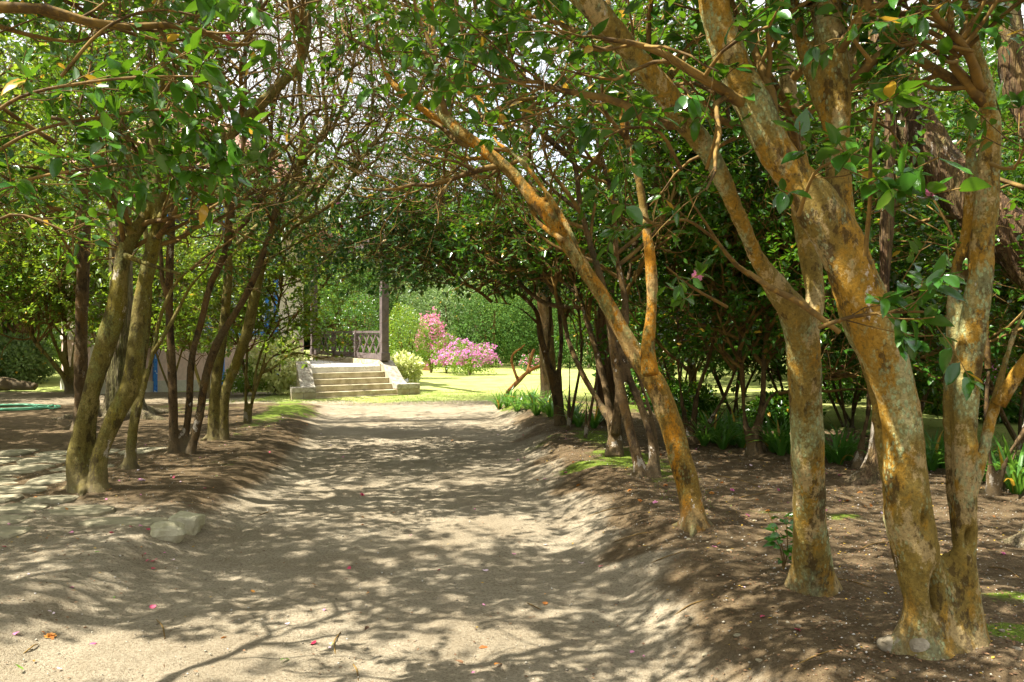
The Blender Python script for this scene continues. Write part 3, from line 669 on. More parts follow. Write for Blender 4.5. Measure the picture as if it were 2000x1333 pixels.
tree('camellia_tree', 'leafy dark camellia with a stout short trunk where the path meets the lawn', 'tree', [
    ([(1094, 832, 28), (1087, 775, 23), (1072, 715, 20), (1057, 660, 18), (1045, 605, 14), (1000, 565, 11), (945, 542, 9), (890, 532, 7), (830, 520, 6)], d, d + .5),
    ([(1096, 800, 18), (1092, 730, 14), (1096, 650, 13), (1080, 560, 12), (1030, 480, 10), (960, 440, 8)], d, d + .5),
    ([(1070, 690, 12), (1075, 600, 12), (1060, 520, 10), (1020, 430, 9)], d, d + .4),
    ([(1040, 600, 9), (1000, 540, 8), (940, 480, 7), (870, 470, 6), (790, 480, 5)], d, d - .6),
    ([(1060, 640, 9), (1010, 600, 8), (960, 590, 7)], d, d - .5),
], 'bark_dark', 6, .024, bare=bareC, l1=(16, 1.3), l2=(6, .8), l3=(5, .4), zleaf=2.15, zbr=1.9, lump=.008, nleaf=8, heroes=0, leaf='leaf_dark', flowers=[('pink', 3), ('red', 2)])
# slim ones
for i, (bx, by, tx, ty, lab) in enumerate([(1110, 840, 1116, 560, 'straight slim sapling trunk between the stout dark camellia and the slender twin-stemmed one'), (1143, 856, 1130, 600, 'slender camellia with thin twin stems in the right-hand row')]):
    d = gd(bx, by)
    tree('camellia_sapling', lab, 'tree', [([(bx, by, 10), (bx + 2, by - 80, 8), ((bx + tx) / 2, (by + ty) / 2 + 20, 7), (tx, ty, 6)], d, d),
         ([(bx + 2, by - 6, 7), (bx + 12, by - 60, 6), (bx + 26, by - 150, 5), (bx + 20, by - 240, 5)], d, d)], 'bark_dark', 30 + i, .02, l1=(9, .7), zleaf=2, zbr=1.6, heroes=0, nleaf=6, ext=1.0)
d = 14.0
tree('old_conifer', 'thick dark ridged trunk standing behind the right-hand camellias', 'tree', [([(1190, 880, 76), (1185, 800, 52), (1182, 700, 46), (1185, 560, 42), (1200, 380, 38), (1215, 150, 32), (1220, -80, 26)], d, d)], 'bark_conifer', 8, .04, l1=(8, 2.4), zbr=3.5, zleaf=3.5, heroes=0, leaf='needle', leafsz=.11, nleaf=8, near=False, tpl=LEAF2, roots=5)
d = gd(1472, 886)
tree('camellia_tree', 'V-forked dark camellia in the second row, seen left of the thick straight trunk', 'tree', [
    ([(1472, 888, 34), (1478, 845, 26), (1490, 780, 20), (1492, 700, 18), (1500, 600, 14), (1480, 480, 12)], d, d),
    ([(1468, 880, 22), (1455, 820, 16), (1450, 740, 14), (1440, 620, 12)], d, d),
    ([(1482, 835, 16), (1502, 780, 14), (1540, 755, 12), (1600, 740, 10)], d, d - .4)], 'bark_dark', 9, .024, l1=(17, 1.3), l2=(6, .7), zleaf=1.15, zbr=1.1, heroes=0, nleaf=8, flowers=[('red', 2)], leaf='leaf')
d = gd(1352, 868)
tree('camellia_tree', 'bushy many-stemmed camellia in the second row, right of the orange leaning trunk', 'tree', [
    ([(1345, 868, 20), (1335, 800, 14), (1325, 720, 12), (1322, 600, 12), (1300, 480, 10)], d, d),
    ([(1352, 868, 22), (1362, 770, 15), (1385, 700, 14), (1405, 600, 13), (1410, 520, 11)], d, d),
    ([(1358, 868, 18), (1395, 810, 14), (1430, 740, 12), (1450, 650, 10)], d, d),
    ([(1365, 862, 16), (1400, 822, 10), (1440, 780, 9), (1520, 770, 7)], d, d - .6)], 'bark_dark', 10, .022, l1=(16, 1.2), l2=(6, .7), zleaf=1.2, zbr=1.15, heroes=0, nleaf=8, flowers=[('pale', 2)], leaf='leaf')
d = gd(1938, 968)
tree('camellia_tree', 'short-trunked camellia at the right edge behind the fused pair', 'tree', [
    ([(1938, 970, 32), (1934, 900, 18), (1926, 830, 15), (1930, 720, 12)], d, d),
    ([(1945, 965, 24), (1966, 900, 18), (1995, 850, 18), (2040, 800, 14)], d, d),
    ([(1955, 950, 18), (1985, 880, 15), (2020, 760, 12)], d + .2, d + .3)], 'bark_dark', 11, .024, l1=(11, 1.2), zleaf=1.3, zbr=1.2, heroes=0, nleaf=8)
d = gd(1700, 940)
tree('old_conifer', 'flared ridged trunk half hidden behind the left stem of the fused pair', 'tree', [
    ([(1706, 938, 66), (1712, 880, 44), (1718, 780, 38), (1725, 600, 36), (1735, 400, 34), (1740, 150, 30), (1745, -100, 26)], d, d)], 'bark_conifer', 12, .03, l1=(7, 2), zbr=3.8, zleaf=3.8, heroes=0, leaf='needle', near=False, tpl=LEAF2, roots=5)
d = gd(1674, 915)
tree('camellia_tree', 'slim slanting trunk beside the flared ridged one, across the second row', 'tree', [
    ([(1674, 916, 22), (1684, 860, 17), (1698, 780, 15), (1690, 650, 13), (1660, 500, 11)], d, d)], 'bark_dark', 13, .024, l1=(22, 1.2), l2=(6, .7), zleaf=1.3, zbr=1.2, heroes=0, nleaf=8)
# big leaning cypress at the right
tree('old_cypress', 'massive leaning cypress limbs with mossy ridged bark crossing the upper right', 'tree', [
    ([(2260, 1090, 260), (2240, 900, 180), (2200, 760, 170), (2110, 610, 150), (2020, 505, 130), (1940, 430, 118), (1860, 350, 108), (1790, 250, 98), (1745, 150, 92), (1725, 40, 86), (1710, -80, 80)], 7.3, 9.5),
    ([(2040, 560, 60), (1930, 430, 50), (1840, 370, 42), (1760, 325, 38), (1690, 285, 34), (1600, 240, 26), (1520, 190, 20)], 8.8, 10.5),
    ([(2180, 720, 90), (2100, 480, 90), (2040, 300, 80), (1990, 150, 74), (1960, 0, 66), (1950, -100, 60)], 7.8, 8.6),
    ([(1850, 340, 22), (1900, 300, 18), (1960, 270, 15), (2040, 240, 12)], 9, 9.4, .5),
    ([(1840, 330, 14), (1880, 280, 12), (1940, 240, 10)], 9, 9.8, .5),
], 'bark_conifer', 14, .035, l1=(7, 1.9), l2=(5, .9), l3=(5, .4), zleaf=3.0, zbr=2.8, heroes=0, leaf='leaf_dark', leafsz=.09, nleaf=6, lump=.02, roots=0, near=False, leafkeep=.7)
g0 = G(2010, 1075)
tree('old_cypress_root', 'flared mossy foot of a ridged trunk cut by the right picture edge', 'tree', [
    ([(2040, 1085, 120), (2050, 1030, 85), (2062, 940, 74), (2075, 800, 66), (2080, 500, 60)], float(g0[1]) + .1, float(g0[1]) + .2)], 'bark_ridged', 15, .02, l1=(0, 1), heroes=0, roots=6, ext=0)
# ---- left side
d = gd(160, 955)
bareL = lambda P, g: (P[:, 0] > -.33 * P[:, 1]) & (P[:, 0] < -.10 * P[:, 1]) & (g.random(len(P)) < .92)
tree('camellia_tree', 'triple-stemmed mossy camellia at the left path edge, the nearest on that side', 'tree', [
    ([(160, 957, 48), (150, 900, 46), (163, 830, 43), (180, 760, 42), (200, 690, 46), (226, 610, 48), (236, 540, 38), (244, 490, 36), (266, 450, 34), (305, 395, 32), (345, 340, 30), (400, 298, 28), (440, 270, 28), (500, 215, 28), (548, 165, 28), (586, 125, 24), (602, 60, 20), (600, -20, 16)], d, d + .3),
    ([(180, 948, 34), (176, 885, 30), (178, 830, 28), (186, 780, 26)], d + .08, d + .1, 0),
    ([(192, 944, 38), (198, 880, 38), (226, 812, 42), (254, 756, 42), (266, 681, 38), (274, 606, 36), (287, 531, 36), (301, 475, 36), (312, 420, 30), (305, 340, 26), (300, 240, 22), (320, 130, 18), (315, 20, 15)], d, d + .2),
    ([(255, 460, 20), (225, 400, 16), (180, 330, 13), (110, 280, 10)], d, d - .6),
    ([(312, 430, 22), (335, 380, 20), (350, 300, 16), (370, 200, 14), (365, 80, 12)], d, d + .3),
    ([(270, 455, 18), (210, 420, 12), (120, 410, 8)], d, d - 1, .6),
    ([(244, 500, 12), (300, 520, 8), (352, 535, 5)], d, d - .4, 0),
], 'bark_olive', 16, .016, l1=(10, 1.25), heroes=240, zleaf=2.75, zbr=2.4, lump=.009, roots=3, nleaf=7, flowers=[('red', 3), ('pink', 2)], bare=bareL)
d = gd(252, 915)
tree('camellia_tree', 'slim single camellia stem curving up right of the triple-stemmed one', 'tree', [
    ([(253, 916, 28), (260, 840, 25), (268, 775, 24), (276, 719, 22), (286, 640, 20), (290, 560, 18), (288, 480, 16), (270, 380, 14)], d, d + .2),
    ([(262, 840, 20), (278, 775, 14), (299, 690, 13), (312, 625, 12), (334, 569, 11), (356, 540, 9), (372, 528, 7)], d, d + .2, .5),
    ([(300, 690, 9), (340, 620, 7), (372, 560, 6), (400, 530, 4)], d, d + .3, .4)], 'bark_olive', 17, .018, l1=(6, 1.1), heroes=60, zleaf=2.7, zbr=2.3, roots=2, nleaf=6, lump=.006)
d = gd(345, 885)
tree('camellia_tree', 'three-stemmed camellia with one upright and two right-leaning dark stems on the left bank', 'tree', [
    ([(340, 886, 26), (338, 780, 22), (334, 681, 21), (330, 590, 20), (332, 500, 20), (335, 430, 18), (330, 330, 16), (300, 200, 14), (290, 60, 12)], d, d),
    ([(358, 882, 20), (369, 795, 19), (375, 700, 18), (394, 625, 18), (410, 560, 18), (428, 522, 18), (443, 484, 20), (447, 440, 20), (455, 400, 18), (472, 320, 14), (478, 230, 12), (480, 100, 11)], d + .05, d + .3),
    ([(372, 886, 20), (390, 812, 21), (398, 756, 21), (412, 702, 22), (433, 654, 20), (462, 608, 19), (484, 570, 18), (502, 530, 16), (520, 480, 14), (533, 430, 12)], d, d + .4, .5),
    ([(334, 600, 14), (318, 550, 14), (312, 480, 13), (290, 400, 12)], d, d + .2),
    ([(445, 470, 14), (487, 426, 14), (514, 380, 13), (527, 340, 12), (530, 250, 11), (545, 130, 10), (540, 0, 9)], d + .2, d + .5)], 'bark_dark', 18, .018, l1=(8, 1.3), heroes=60, zleaf=3.1, zbr=2.6, roots=2, nleaf=6, lump=.006, bare=bareL)
d = gd(425, 858)
Bz = [
    ([(419, 858, 30), (418, 800, 25), (424, 730, 25), (434, 660, 24), (441, 600, 22), (446, 530, 21), (446, 450, 18), (440, 330, 14), (430, 200, 12)], d, d + .2),
    ([(438, 856, 20), (440, 770, 22), (461, 711, 24), (484, 644, 26), (499, 569, 26), (511, 512, 26), (533, 455, 24), (551, 402, 18), (570, 360, 16), (590, 280, 13), (585, 160, 12)], d, d + .2),
    ([(462, 480, 15), (509, 437, 16), (545, 401, 16), (570, 383, 15), (587, 360, 15), (586, 330, 14), (598, 300, 14), (612, 279, 14), (633, 258, 14), (638, 230, 12), (632, 190, 11), (628, 100, 10), (620, 0, 9)], d, d + .5),
    ([(520, 490, 14), (555, 442, 11), (587, 418, 10), (602, 380, 10), (630, 337, 10), (653, 312, 9), (668, 270, 9), (681, 240, 8), (666, 205, 8), (655, 120, 7)], d, d + .3),
    ([(515, 500, 16), (552, 468, 12), (578, 441, 12), (608, 425, 12), (637, 406, 12), (660, 388, 12), (681, 361, 11), (698, 326, 11), (719, 292, 11), (744, 266, 10), (761, 236, 10), (769, 195, 9), (760, 100, 8), (775, 0, 7)], d, d + .2),
    ([(616, 422, 9), (618, 403, 10), (613, 371, 9), (595, 313, 9), (564, 272, 10), (570, 222, 9), (577, 160, 8), (592, 60, 8), (590, -20, 7)], d + .1, d + .3),
    ([(590, 320, 11), (612, 296, 11), (635, 280, 10), (655, 240, 10), (668, 208, 9), (690, 120, 8), (700, 20, 7)], d + .1, d + .4),
    ([(602, 400, 8), (640, 350, 8), (655, 330, 8), (660, 290, 7), (700, 270, 7), (722, 240, 7), (728, 180, 6), (720, 80, 5)], d + .1, d + .1),
    ([(511, 512, 10), (545, 495, 8), (590, 470, 8), (650, 440, 7), (700, 425, 5)], d, d - .3, .3),
    ([(560, 395, 8), (602, 350, 7), (620, 300, 7), (612, 240, 6), (625, 200, 6), (600, 100, 6)], d + .3, d + .5)]
tree('camellia_tree', 'twin-trunked camellia fanning into many bare twisting limbs on the left bank', 'tree', Bz, 'bark_olive', 19, .016, l1=(7, 1.0), l2=(4, .7), heroes=40, zleaf=3.6, zbr=3.0, roots=2, nleaf=6, lump=.005, bare=bareL, wig=.22)
d = gd(487, 826)
tree('camellia_shrub', 'slim multi-stemmed camellia with light leafy tips left of the steps', 'shrub', [
    ([(480, 826, 12), (480, 760, 11), (482, 700, 10), (484, 640, 9), (486, 560, 8)], d, d),
    ([(488, 826, 10), (496, 751, 10), (504, 708, 9), (525, 648, 8), (544, 595, 8), (554, 528, 7), (560, 470, 6)], d, d),
    ([(490, 800, 9), (506, 744, 9), (526, 703, 8), (554, 686, 7), (575, 668, 6), (608, 652, 5), (640, 640, 4)], d, d - .3, .4),
    ([(500, 760, 9), (515, 708, 8), (530, 662, 8), (568, 629, 7), (590, 603, 6), (630, 560, 5)], d, d - .2, .5),
    ([(486, 760, 7), (470, 690, 6), (455, 620, 6), (440, 560, 5)], d, d + .3),
    ([(510, 730, 6), (540, 715, 5), (575, 690, 4), (625, 700, 3)], d, d - .4, .3)], 'bark_olive', 20, .02, free=True, l1=(17, .65), l2=(5, .45), l3=(5, .24), heroes=0, zleaf=1.15, zbr=1.0, nleaf=8, leafsz=.08, leaf='leaf_light', ext=.7, bare=lambda P, g: ((P[:, 0] > -.215 * P[:, 1]) & (g.random(len(P)) < .75)) | (P[:, 0] > -.175 * P[:, 1]), flowers=[('red', 2), ('pale', 3)])
d = gd(160, 838)
tree('camellia_tree', 'straight upright trunk behind the triple-stemmed camellia', 'tree', [
    ([(160, 838, 38), (158, 760, 32), (158, 680, 30), (160, 600, 30), (163, 500, 29), (166, 420, 27), (170, 345, 25), (176, 250, 23), (186, 120, 20), (190, 0, 18)], d, d),
    ([(162, 400, 14), (130, 330, 12), (70, 280, 10), (-10, 240, 8)], d, d - .6), ([(170, 330, 14), (215, 260, 12), (230, 150, 10)], d, d)], 'bark_dark', 21, .022, l1=(10, 1.5), heroes=60, zleaf=2.6, zbr=2.3, nleaf=7, roots=2, flowers=[('red', 2)])
d = gd(242, 812)
tree('old_conifer', 'thick fissured green-tinged trunk with flared foot behind the left camellias', 'tree', [
    ([(243, 814, 92), (236, 770, 66), (236, 700, 58), (239, 640, 54), (238, 560, 52), (236, 460, 50), (234, 340, 46), (232, 180, 42), (232, 0, 38), (232, -150, 34)], d, d),
    ([(280, 815, 34), (268, 780, 34), (256, 720, 34), (250, 640, 36)], d + .1, d + .1, 0)], 'bark_ridged', 22, .03, l1=(12, 2.2), l2=(6, 1.0), l3=(5, .4), zbr=3.2, zleaf=3.2, heroes=0, leaf='leaf', leafsz=.09, nleaf=6, near=False, lump=.02, roots=6)
d = gd(136, 768)
tree('camellia_tree', 'sprawling red-flowered camellia with low slanting stem at the far left', 'tree', [
    ([(137, 770, 20), (128, 740, 15), (100, 705, 12), (64, 660, 11), (30, 590, 10), (-5, 540, 8)], d, d - 1),
    ([(136, 768, 22), (128, 700, 13), (126, 620, 12), (112, 520, 11), (90, 420, 10)], d, d),
    ([(142, 768, 20), (146, 690, 13), (158, 600, 12), (180, 500, 11)], d, d),
    ([(128, 720, 10), (100, 650, 9), (80, 560, 8), (40, 470, 7)], d, d - .5)], 'bark_olive', 23, .03, l1=(16, 1.8), l2=(6, 1.1), l3=(5, .55), zleaf=1.6, zbr=1.3, heroes=0, nleaf=9, leafsz=.12, leaf='leaf_light', flowers=[('red', 10), ('pale', 3)], ext=2.4)
# tree out of frame at the left whose leafy spray hangs into view
tree('camellia_tree', 'near camellia whose orange limb and glossy leaf sprays enter at the top left', 'tree', [
    ([(-3.3, 2.9, float(height(-3.3, 2.9)), .13), (-3.2, 2.95, .9, .11), (-3.0, 3.1, 1.9, .10), (-2.75, 3.4, 2.6, .075), (-2.45, 3.9, 3.05, .055), (-2.1, 4.3, 3.7, .04), (-1.9, 4.6, 4.4, .03)], 'w', 0),
    ([(-3.0, 3.1, 1.9, .07), (-3.3, 3.9, 2.6, .05), (-3.2, 4.8, 3.3, .035), (-2.7, 5.6, 4.0, .025)], 'w', 0),
    ([(-3.1, 2.9, 1.7, .07), (-3.4, 2.2, 2.8, .06), (-3.0, 1.6, 4.0, .045), (-2.2, 1.5, 5, .03)], 'w', 0),
], 'bark_orange', 24, .018, l1=(9, 1.2), heroes=300, zleaf=3.5, zbr=2.9, nleaf=6, roots=3, flowers=[('red', 2)],
    sprays=[([(-60, 260), (40, 190), (180, 160), (300, 150), (390, 150)], 3.9, 3.6, 16, 8, .095),
            ([(-60, 330), (60, 260), (190, 230), (330, 215), (450, 250)], 4.1, 3.9, 20, 8, .095),
            ([(-60, 400), (60, 350), (170, 330), (230, 320)], 4.2, 3.9, 12, 8, .095),
            ([(100, 230), (230, 260), (330, 320), (420, 330)], 4.1, 4.1, 16, 8, .09),
            ([(-60, 470), (20, 420), (100, 440), (160, 470)], 4.4, 4.4, 8, 6, .075),
            ([(120, 150), (200, 60), (300, 20), (430, 40)], 4.0, 4.0, 10, 5, .085)])
# trees beside and behind the photographer, part of the same two rows: they shade the front of the path
for i, (bx, by, sd_) in enumerate([(-3.6, .4, 50), (2.1, 1.1, 51), (-4.3, 4.6, 52)]):
    z0 = float(height(bx, by)); sg = 1 if bx < 0 else -1
    tree('camellia_tree', ['row camellia standing left of the camera beyond the picture edge', 'row camellia standing right of the camera beyond the picture edge', 'row camellia between the triple-stemmed one and the camera, beyond the left picture edge'][i], 'tree', [
        ([(bx, by, z0, .14), (bx, by + .1, 1.2, .11), (bx + .2 * sg, by + .2, 2.4, .09), (bx + .7 * sg, by + .5, 3.6, .06), (bx + 1.3 * sg, by + .8, 4.8, .04)], 'w', 0),
        ([(bx + .1 * sg, by + .1, 2.0, .07), (bx - .5 * sg, by + .6, 3.2, .05), (bx - .6 * sg, by + 1.2, 4.6, .03)], 'w', 0)], 'bark_olive', sd_, .03, l1=(15, 1.4), heroes=0, zleaf=3.7, zbr=3.0, near=False, nleaf=11, ext=2.4, leafkeep=[.7, .9, .6][i])
# ---------------------------------------------------------------- steps, veranda, house
def A2(*p): return np.array(p, float)
BL, BR, TL, TR = A2(-5.08, 23.1), A2(-3.12, 24.4), A2(-5.43, 24.0), A2(-3.69, 25.2)
RZ = .155; DZ = 5 * RZ
st = thing('staircase', 'five weathered granite steps between low cheek walls leading up to the veranda', 'steps', (-4.1, 23.9, 0))
lf = lambda k: (BL + (TL - BL) * k / 4, BR + (TR - BR) * k / 4)
m = MB(); a, b = lf(-.35); c, e = lf(.1); m.prism([a, b, e, c], -.1, .025); m.obj('base_slab', M['granite'], st, .008)
for k in range(4):
    a, b = lf(k); c, e = lf(k + 1.06); m = MB(); m.prism([a, b, e, c], -.1, (k + 1) * RZ); m.obj('step', M['granite'], st, .012)
def cheek(p0, p1, outw, blk):
    """cheek wall along p0->p1 (bottom->top), thickness outwards"""
    ss = [0, .12, .25, .4, .6, .8, 1.0, 1.12]; zz = [.30, .31, .36, .47, .64, .79, .92, .94]
    w = thing  # noqa
    for nm, z0o, z1o, mt, ov in (('cheek_wall', None, -.075, M['stone'], 0), ('coping', -.075, 0, M['granite_lichen'], .025)):
        m = MB()
        vs = []
        for s, z in zip(ss, zz):
            q = p0 + (p1 - p0) * s; i_ = q - outw * ov; o_ = q + outw * (.34 + ov)
            zb = -.1 if z0o is None else z + z0o
            vs += [(i_[0], i_[1], zb), (o_[0], o_[1], zb), (o_[0], o_[1], z + z1o), (i_[0], i_[1], z + z1o)]
        fs = []
        for i in range(len(ss) - 1):
            for j in range(4): fs.append((i * 4 + j, i * 4 + (j + 1) % 4, i * 4 + 4 + (j + 1) % 4, i * 4 + 4 + j))
        n = (len(ss) - 1) * 4; fs += [(3, 2, 1, 0), (n, n + 1, n + 2, n + 3)]
        m.add(vs, fs); m.obj(nm, mt, st, .006)
    fwd = nrm((p1 - p0)[None])[0]
    for (s0, s1) in ((-.02, .5 * blk), (.505 * blk, blk)):
        m = MB(); q = p0 - fwd * .03
        m.prism([q + outw * s0, q + outw * s1, q + outw * s1 + fwd * .34, q + outw * s0 + fwd * .34], -.1, .165); m.obj('end_stone', M['stone'], st, .01)
        m = MB(); m.prism([q + outw * (s0 - .01) - fwd * .012, q + outw * (s1) - fwd * .012, q + outw * s1 + fwd * .36, q + outw * (s0 - .01) + fwd * .36], .168, .305); m.obj('cap_stone', M['granite_lichen'], st, .014)
rd = nrm((BR - BL)[None])[0]
cheek(BR, TR, rd, .68); cheek(BL, TL, -rd, .62)
ver = thing('veranda', 'grey-painted wooden veranda with lattice railing at the top of the steps', 'veranda', (-5.5, 27.5, 0))
R0 = A2(-3.60, 25.25); R1_ = A2(-7.05, 31.9); ru = nrm((R1_ - R0)[None])[0]; rn = A2(ru[1], -ru[0])
m = MB(); m.prism([TL, TR, R1_, A2(-9.3, 30.9), A2(-6.5, 27.9)], -.1, DZ); m.obj('deck', M['paving'], ver, .01)
m = MB(); m.prism([R0 - rn * .13, R0 + rn * .13, R1_ + rn * .13, R1_ - rn * .13], -.1, DZ + .15); m.obj('kerb_stone', M['granite'], ver, .01)
Z0 = DZ + .15; Lr = np.linalg.norm(R1_ - R0); ux = np.array([ru[0], ru[1], 0]); nx_ = np.array([rn[0], rn[1], 0]); uz = np.array([0, 0, 1.])
def bar(p, q, w, t): # flat bar from p to q
    p, q = np.array(p), np.array(q); m = MB(); dd = q - p; L = np.linalg.norm(dd); dd /= L; s = np.cross(dd, nx_); m.obox((p + q) / 2, dd * L / 2, s * w / 2, nx_ * t / 2); return m
def RP(t, z, off=0): return np.array([R0[0] + ru[0] * t + rn[0] * off, R0[1] + ru[1] * t + rn[1] * off, z])
tp = [0, Lr * .34, Lr * .67, Lr]
for i, t in enumerate(tp):
    tall = i in (0, 3); h = 3.3 if tall else .84; w = .105 if tall else .07
    m = MB(); c = RP(t, Z0 + h / 2); m.obox(c, ux * w, nx_ * w, uz * h / 2); m.obj('post', M['wood'], ver, .012)
    if tall: m = MB(); m.obox(RP(t, Z0 + .11), ux * (w + .025), nx_ * (w + .025), uz * .11); m.obj('post_base', M['wood'], ver, .01)
for i in range(3):
    a, b = tp[i] + .1, tp[i + 1] - .1
    for z, w, t in ((Z0 + .80, .07, .11), (Z0 + .73, .035, .05), (Z0 + .10, .16, .06)):
        bar(RP(a, z), RP(b, z), w, t).obj('rail', M['wood'], ver, .006)
    n = 4; zl, zh = Z0 + .18, Z0 + .71; stp = (b - a) / n
    for k in range(n):
        bar(RP(a + k * stp, zl, .018), RP(a + (k + 1) * stp, zh, .018), .055, .028).obj('slat', M['wood'], ver)
        bar(RP(a + k * stp, zh, -.018), RP(a + (k + 1) * stp, zl, -.018), .055, .028).obj('slat', M['wood'], ver)
m = MB(); m.obox(RP(Lr / 2, Z0 + 3.4), ux * (Lr / 2 + .3), nx_ * .09, uz * .12); m.obj('roof_beam', M['wood'], ver, .01)
m = MB(); q0, q1 = RP(3.4, Z0 + 3.52, .5), RP(Lr + .4, Z0 + 3.52, .5); q2, q3 = RP(Lr + .4, Z0 + 4.5, -3.2), RP(3.6, Z0 + 4.5, -3.2)
m.add([q0, q1, q2, q3] + [q + np.array([0, 0, .12]) for q in (q0, q1, q2, q3)], [(3, 2, 1, 0), (4, 5, 6, 7), (0, 1, 5, 4), (1, 2, 6, 5), (2, 3, 7, 6), (3, 0, 4, 7)]); m.obj('roof', M['roof'], ver)
# house
HA, HB = A2(-11.4, 24.6), A2(-6.75, 29.0); hu = nrm((HB - HA)[None])[0]; hn = A2(hu[1], -hu[0]); hb = -hn
hs = thing('house', 'pink-walled house with blue tile bands seen between the left trunks', 'house', (-9, 27, 0))
HL = np.linalg.norm(HB - HA); dep = 3.0
def HP(s, o, z): q = HA + hu * s + hn * o; return np.array([q[0], q[1], z])
def hbox(s0, s1, o0, o1, z0, z1):
    m = MB(); m.prism([HP(s0, o0, 0)[:2], HP(s1, o0, 0)[:2], HP(s1, o1, 0)[:2], HP(s0, o1, 0)[:2]], z0, z1); return m
hbox(0, HL, -dep, 0, 1.62, 6.2).obj('wall', M['cream'], hs)
hbox(0, HL, -dep, .02, .32, 1.50).obj('plinth_wall', M['wall'], hs)
hbox(-.04, HL + .04, -dep, .07, -.1, .32).obj('base_course', M['trim'], hs, .01)
hbox(-.05, HL + .05, -dep, .09, 1.50, 1.62).obj('string_course', M['trim'], hs, .015)
hbox(-.06, .42, -.35, .06, .32, 1.50).obj('corner_pillar', M['trim'], hs, .012)
hbox(-.06, .30, -.35, .06, 1.62, 6.2).obj('corner_pillar', M['trim'], hs, .012)
hbox(-.3, HL + .3, -dep - .3, .45, 6.2, 6.36).obj('eave', M['trim'], hs, .01)
m = MB(); e0, e1, e2, e3 = HP(-.5, .65, 6.36), HP(HL + .5, .65, 6.36), HP(HL + .5, -dep - .5, 6.36), HP(-.5, -dep - .5, 6.36); k0, k1 = HP(HL * .4, -dep / 2, 8.6), HP(HL * .6, -dep / 2, 8.6)
m.add([e0, e1, e2, e3, k0, k1], [(0, 1, 5, 4), (1, 2, 5), (2, 3, 4, 5), (3, 0, 4), (3, 2, 1, 0)]); m.obj('roof', M['roof'], hs)
def fs_at(px):
    k = (px - CX) / F; return (k * HA[1] - HA[0]) / (hu[0] - k * hu[1])
for px in (301, 432, 537):
    s = fs_at(px); hbox(s - .05, s + .05, .0, .125, .0, 6.15).obj('tile_band', M['tile'], hs)
for px in (368, 486):
    s = fs_at(px)
    for z0 in (1.75, 4.3):
        z1 = z0 + (1.75 if z0 < 2 else 1.3); fw = .5
        for (a, b, c, e) in ((s - fw - .2, s - fw, z0 - .12, z1 + .2), (s + fw, s + fw + .2, z0 - .12, z1 + .2), (s - fw, s + fw, z1, z1 + .2), (s - fw, s + fw, z0 - .12, z0)):
            hbox(a, b, 0, .035, c, e).obj('tile_surround', M['tile'], hs)
        w = thing('window', None, None); w.parent = hs; inv = Matrix.Translation(-Vector(hs.location)); w.location = Vector(HP(s, 0, z0)) - Vector(hs.location)
        org = Vector(HP(s, 0, z0))
        def sub(m, nm, mt):
            me = bpy.data.meshes.new(nm); me.from_pydata([tuple(Vector(v) - org) for v in m.V], [], m.F); return link(nm, me, mt, w)
        sub(hbox(s - fw, s + fw, .003, .012, z0, z1), 'pane', M['glass'])
        for a, b, c, e in [(s - fw, s - fw + .07, z0, z1), (s + fw - .07, s + fw, z0, z1), (s - .03, s + .03, z0 + .07, z1 - .07), (s - fw + .07, s + fw - .07, z0, z0 + .07), (s - fw + .07, s + fw - .07, z1 - .07, z1)]: sub(hbox(a, b, .012, .05, c, e), 'frame', M['white'])
        for k in range(1, 5):
            zz = z0 + (z1 - z0) * k / 5; sub(hbox(s - fw + .07, s - .03, .012, .035, zz - .015, zz + .015), 'glazing_bar', M['white']); sub(hbox(s + .03, s + fw - .07, .012, .035, zz - .015, zz + .015), 'glazing_bar', M['white'])

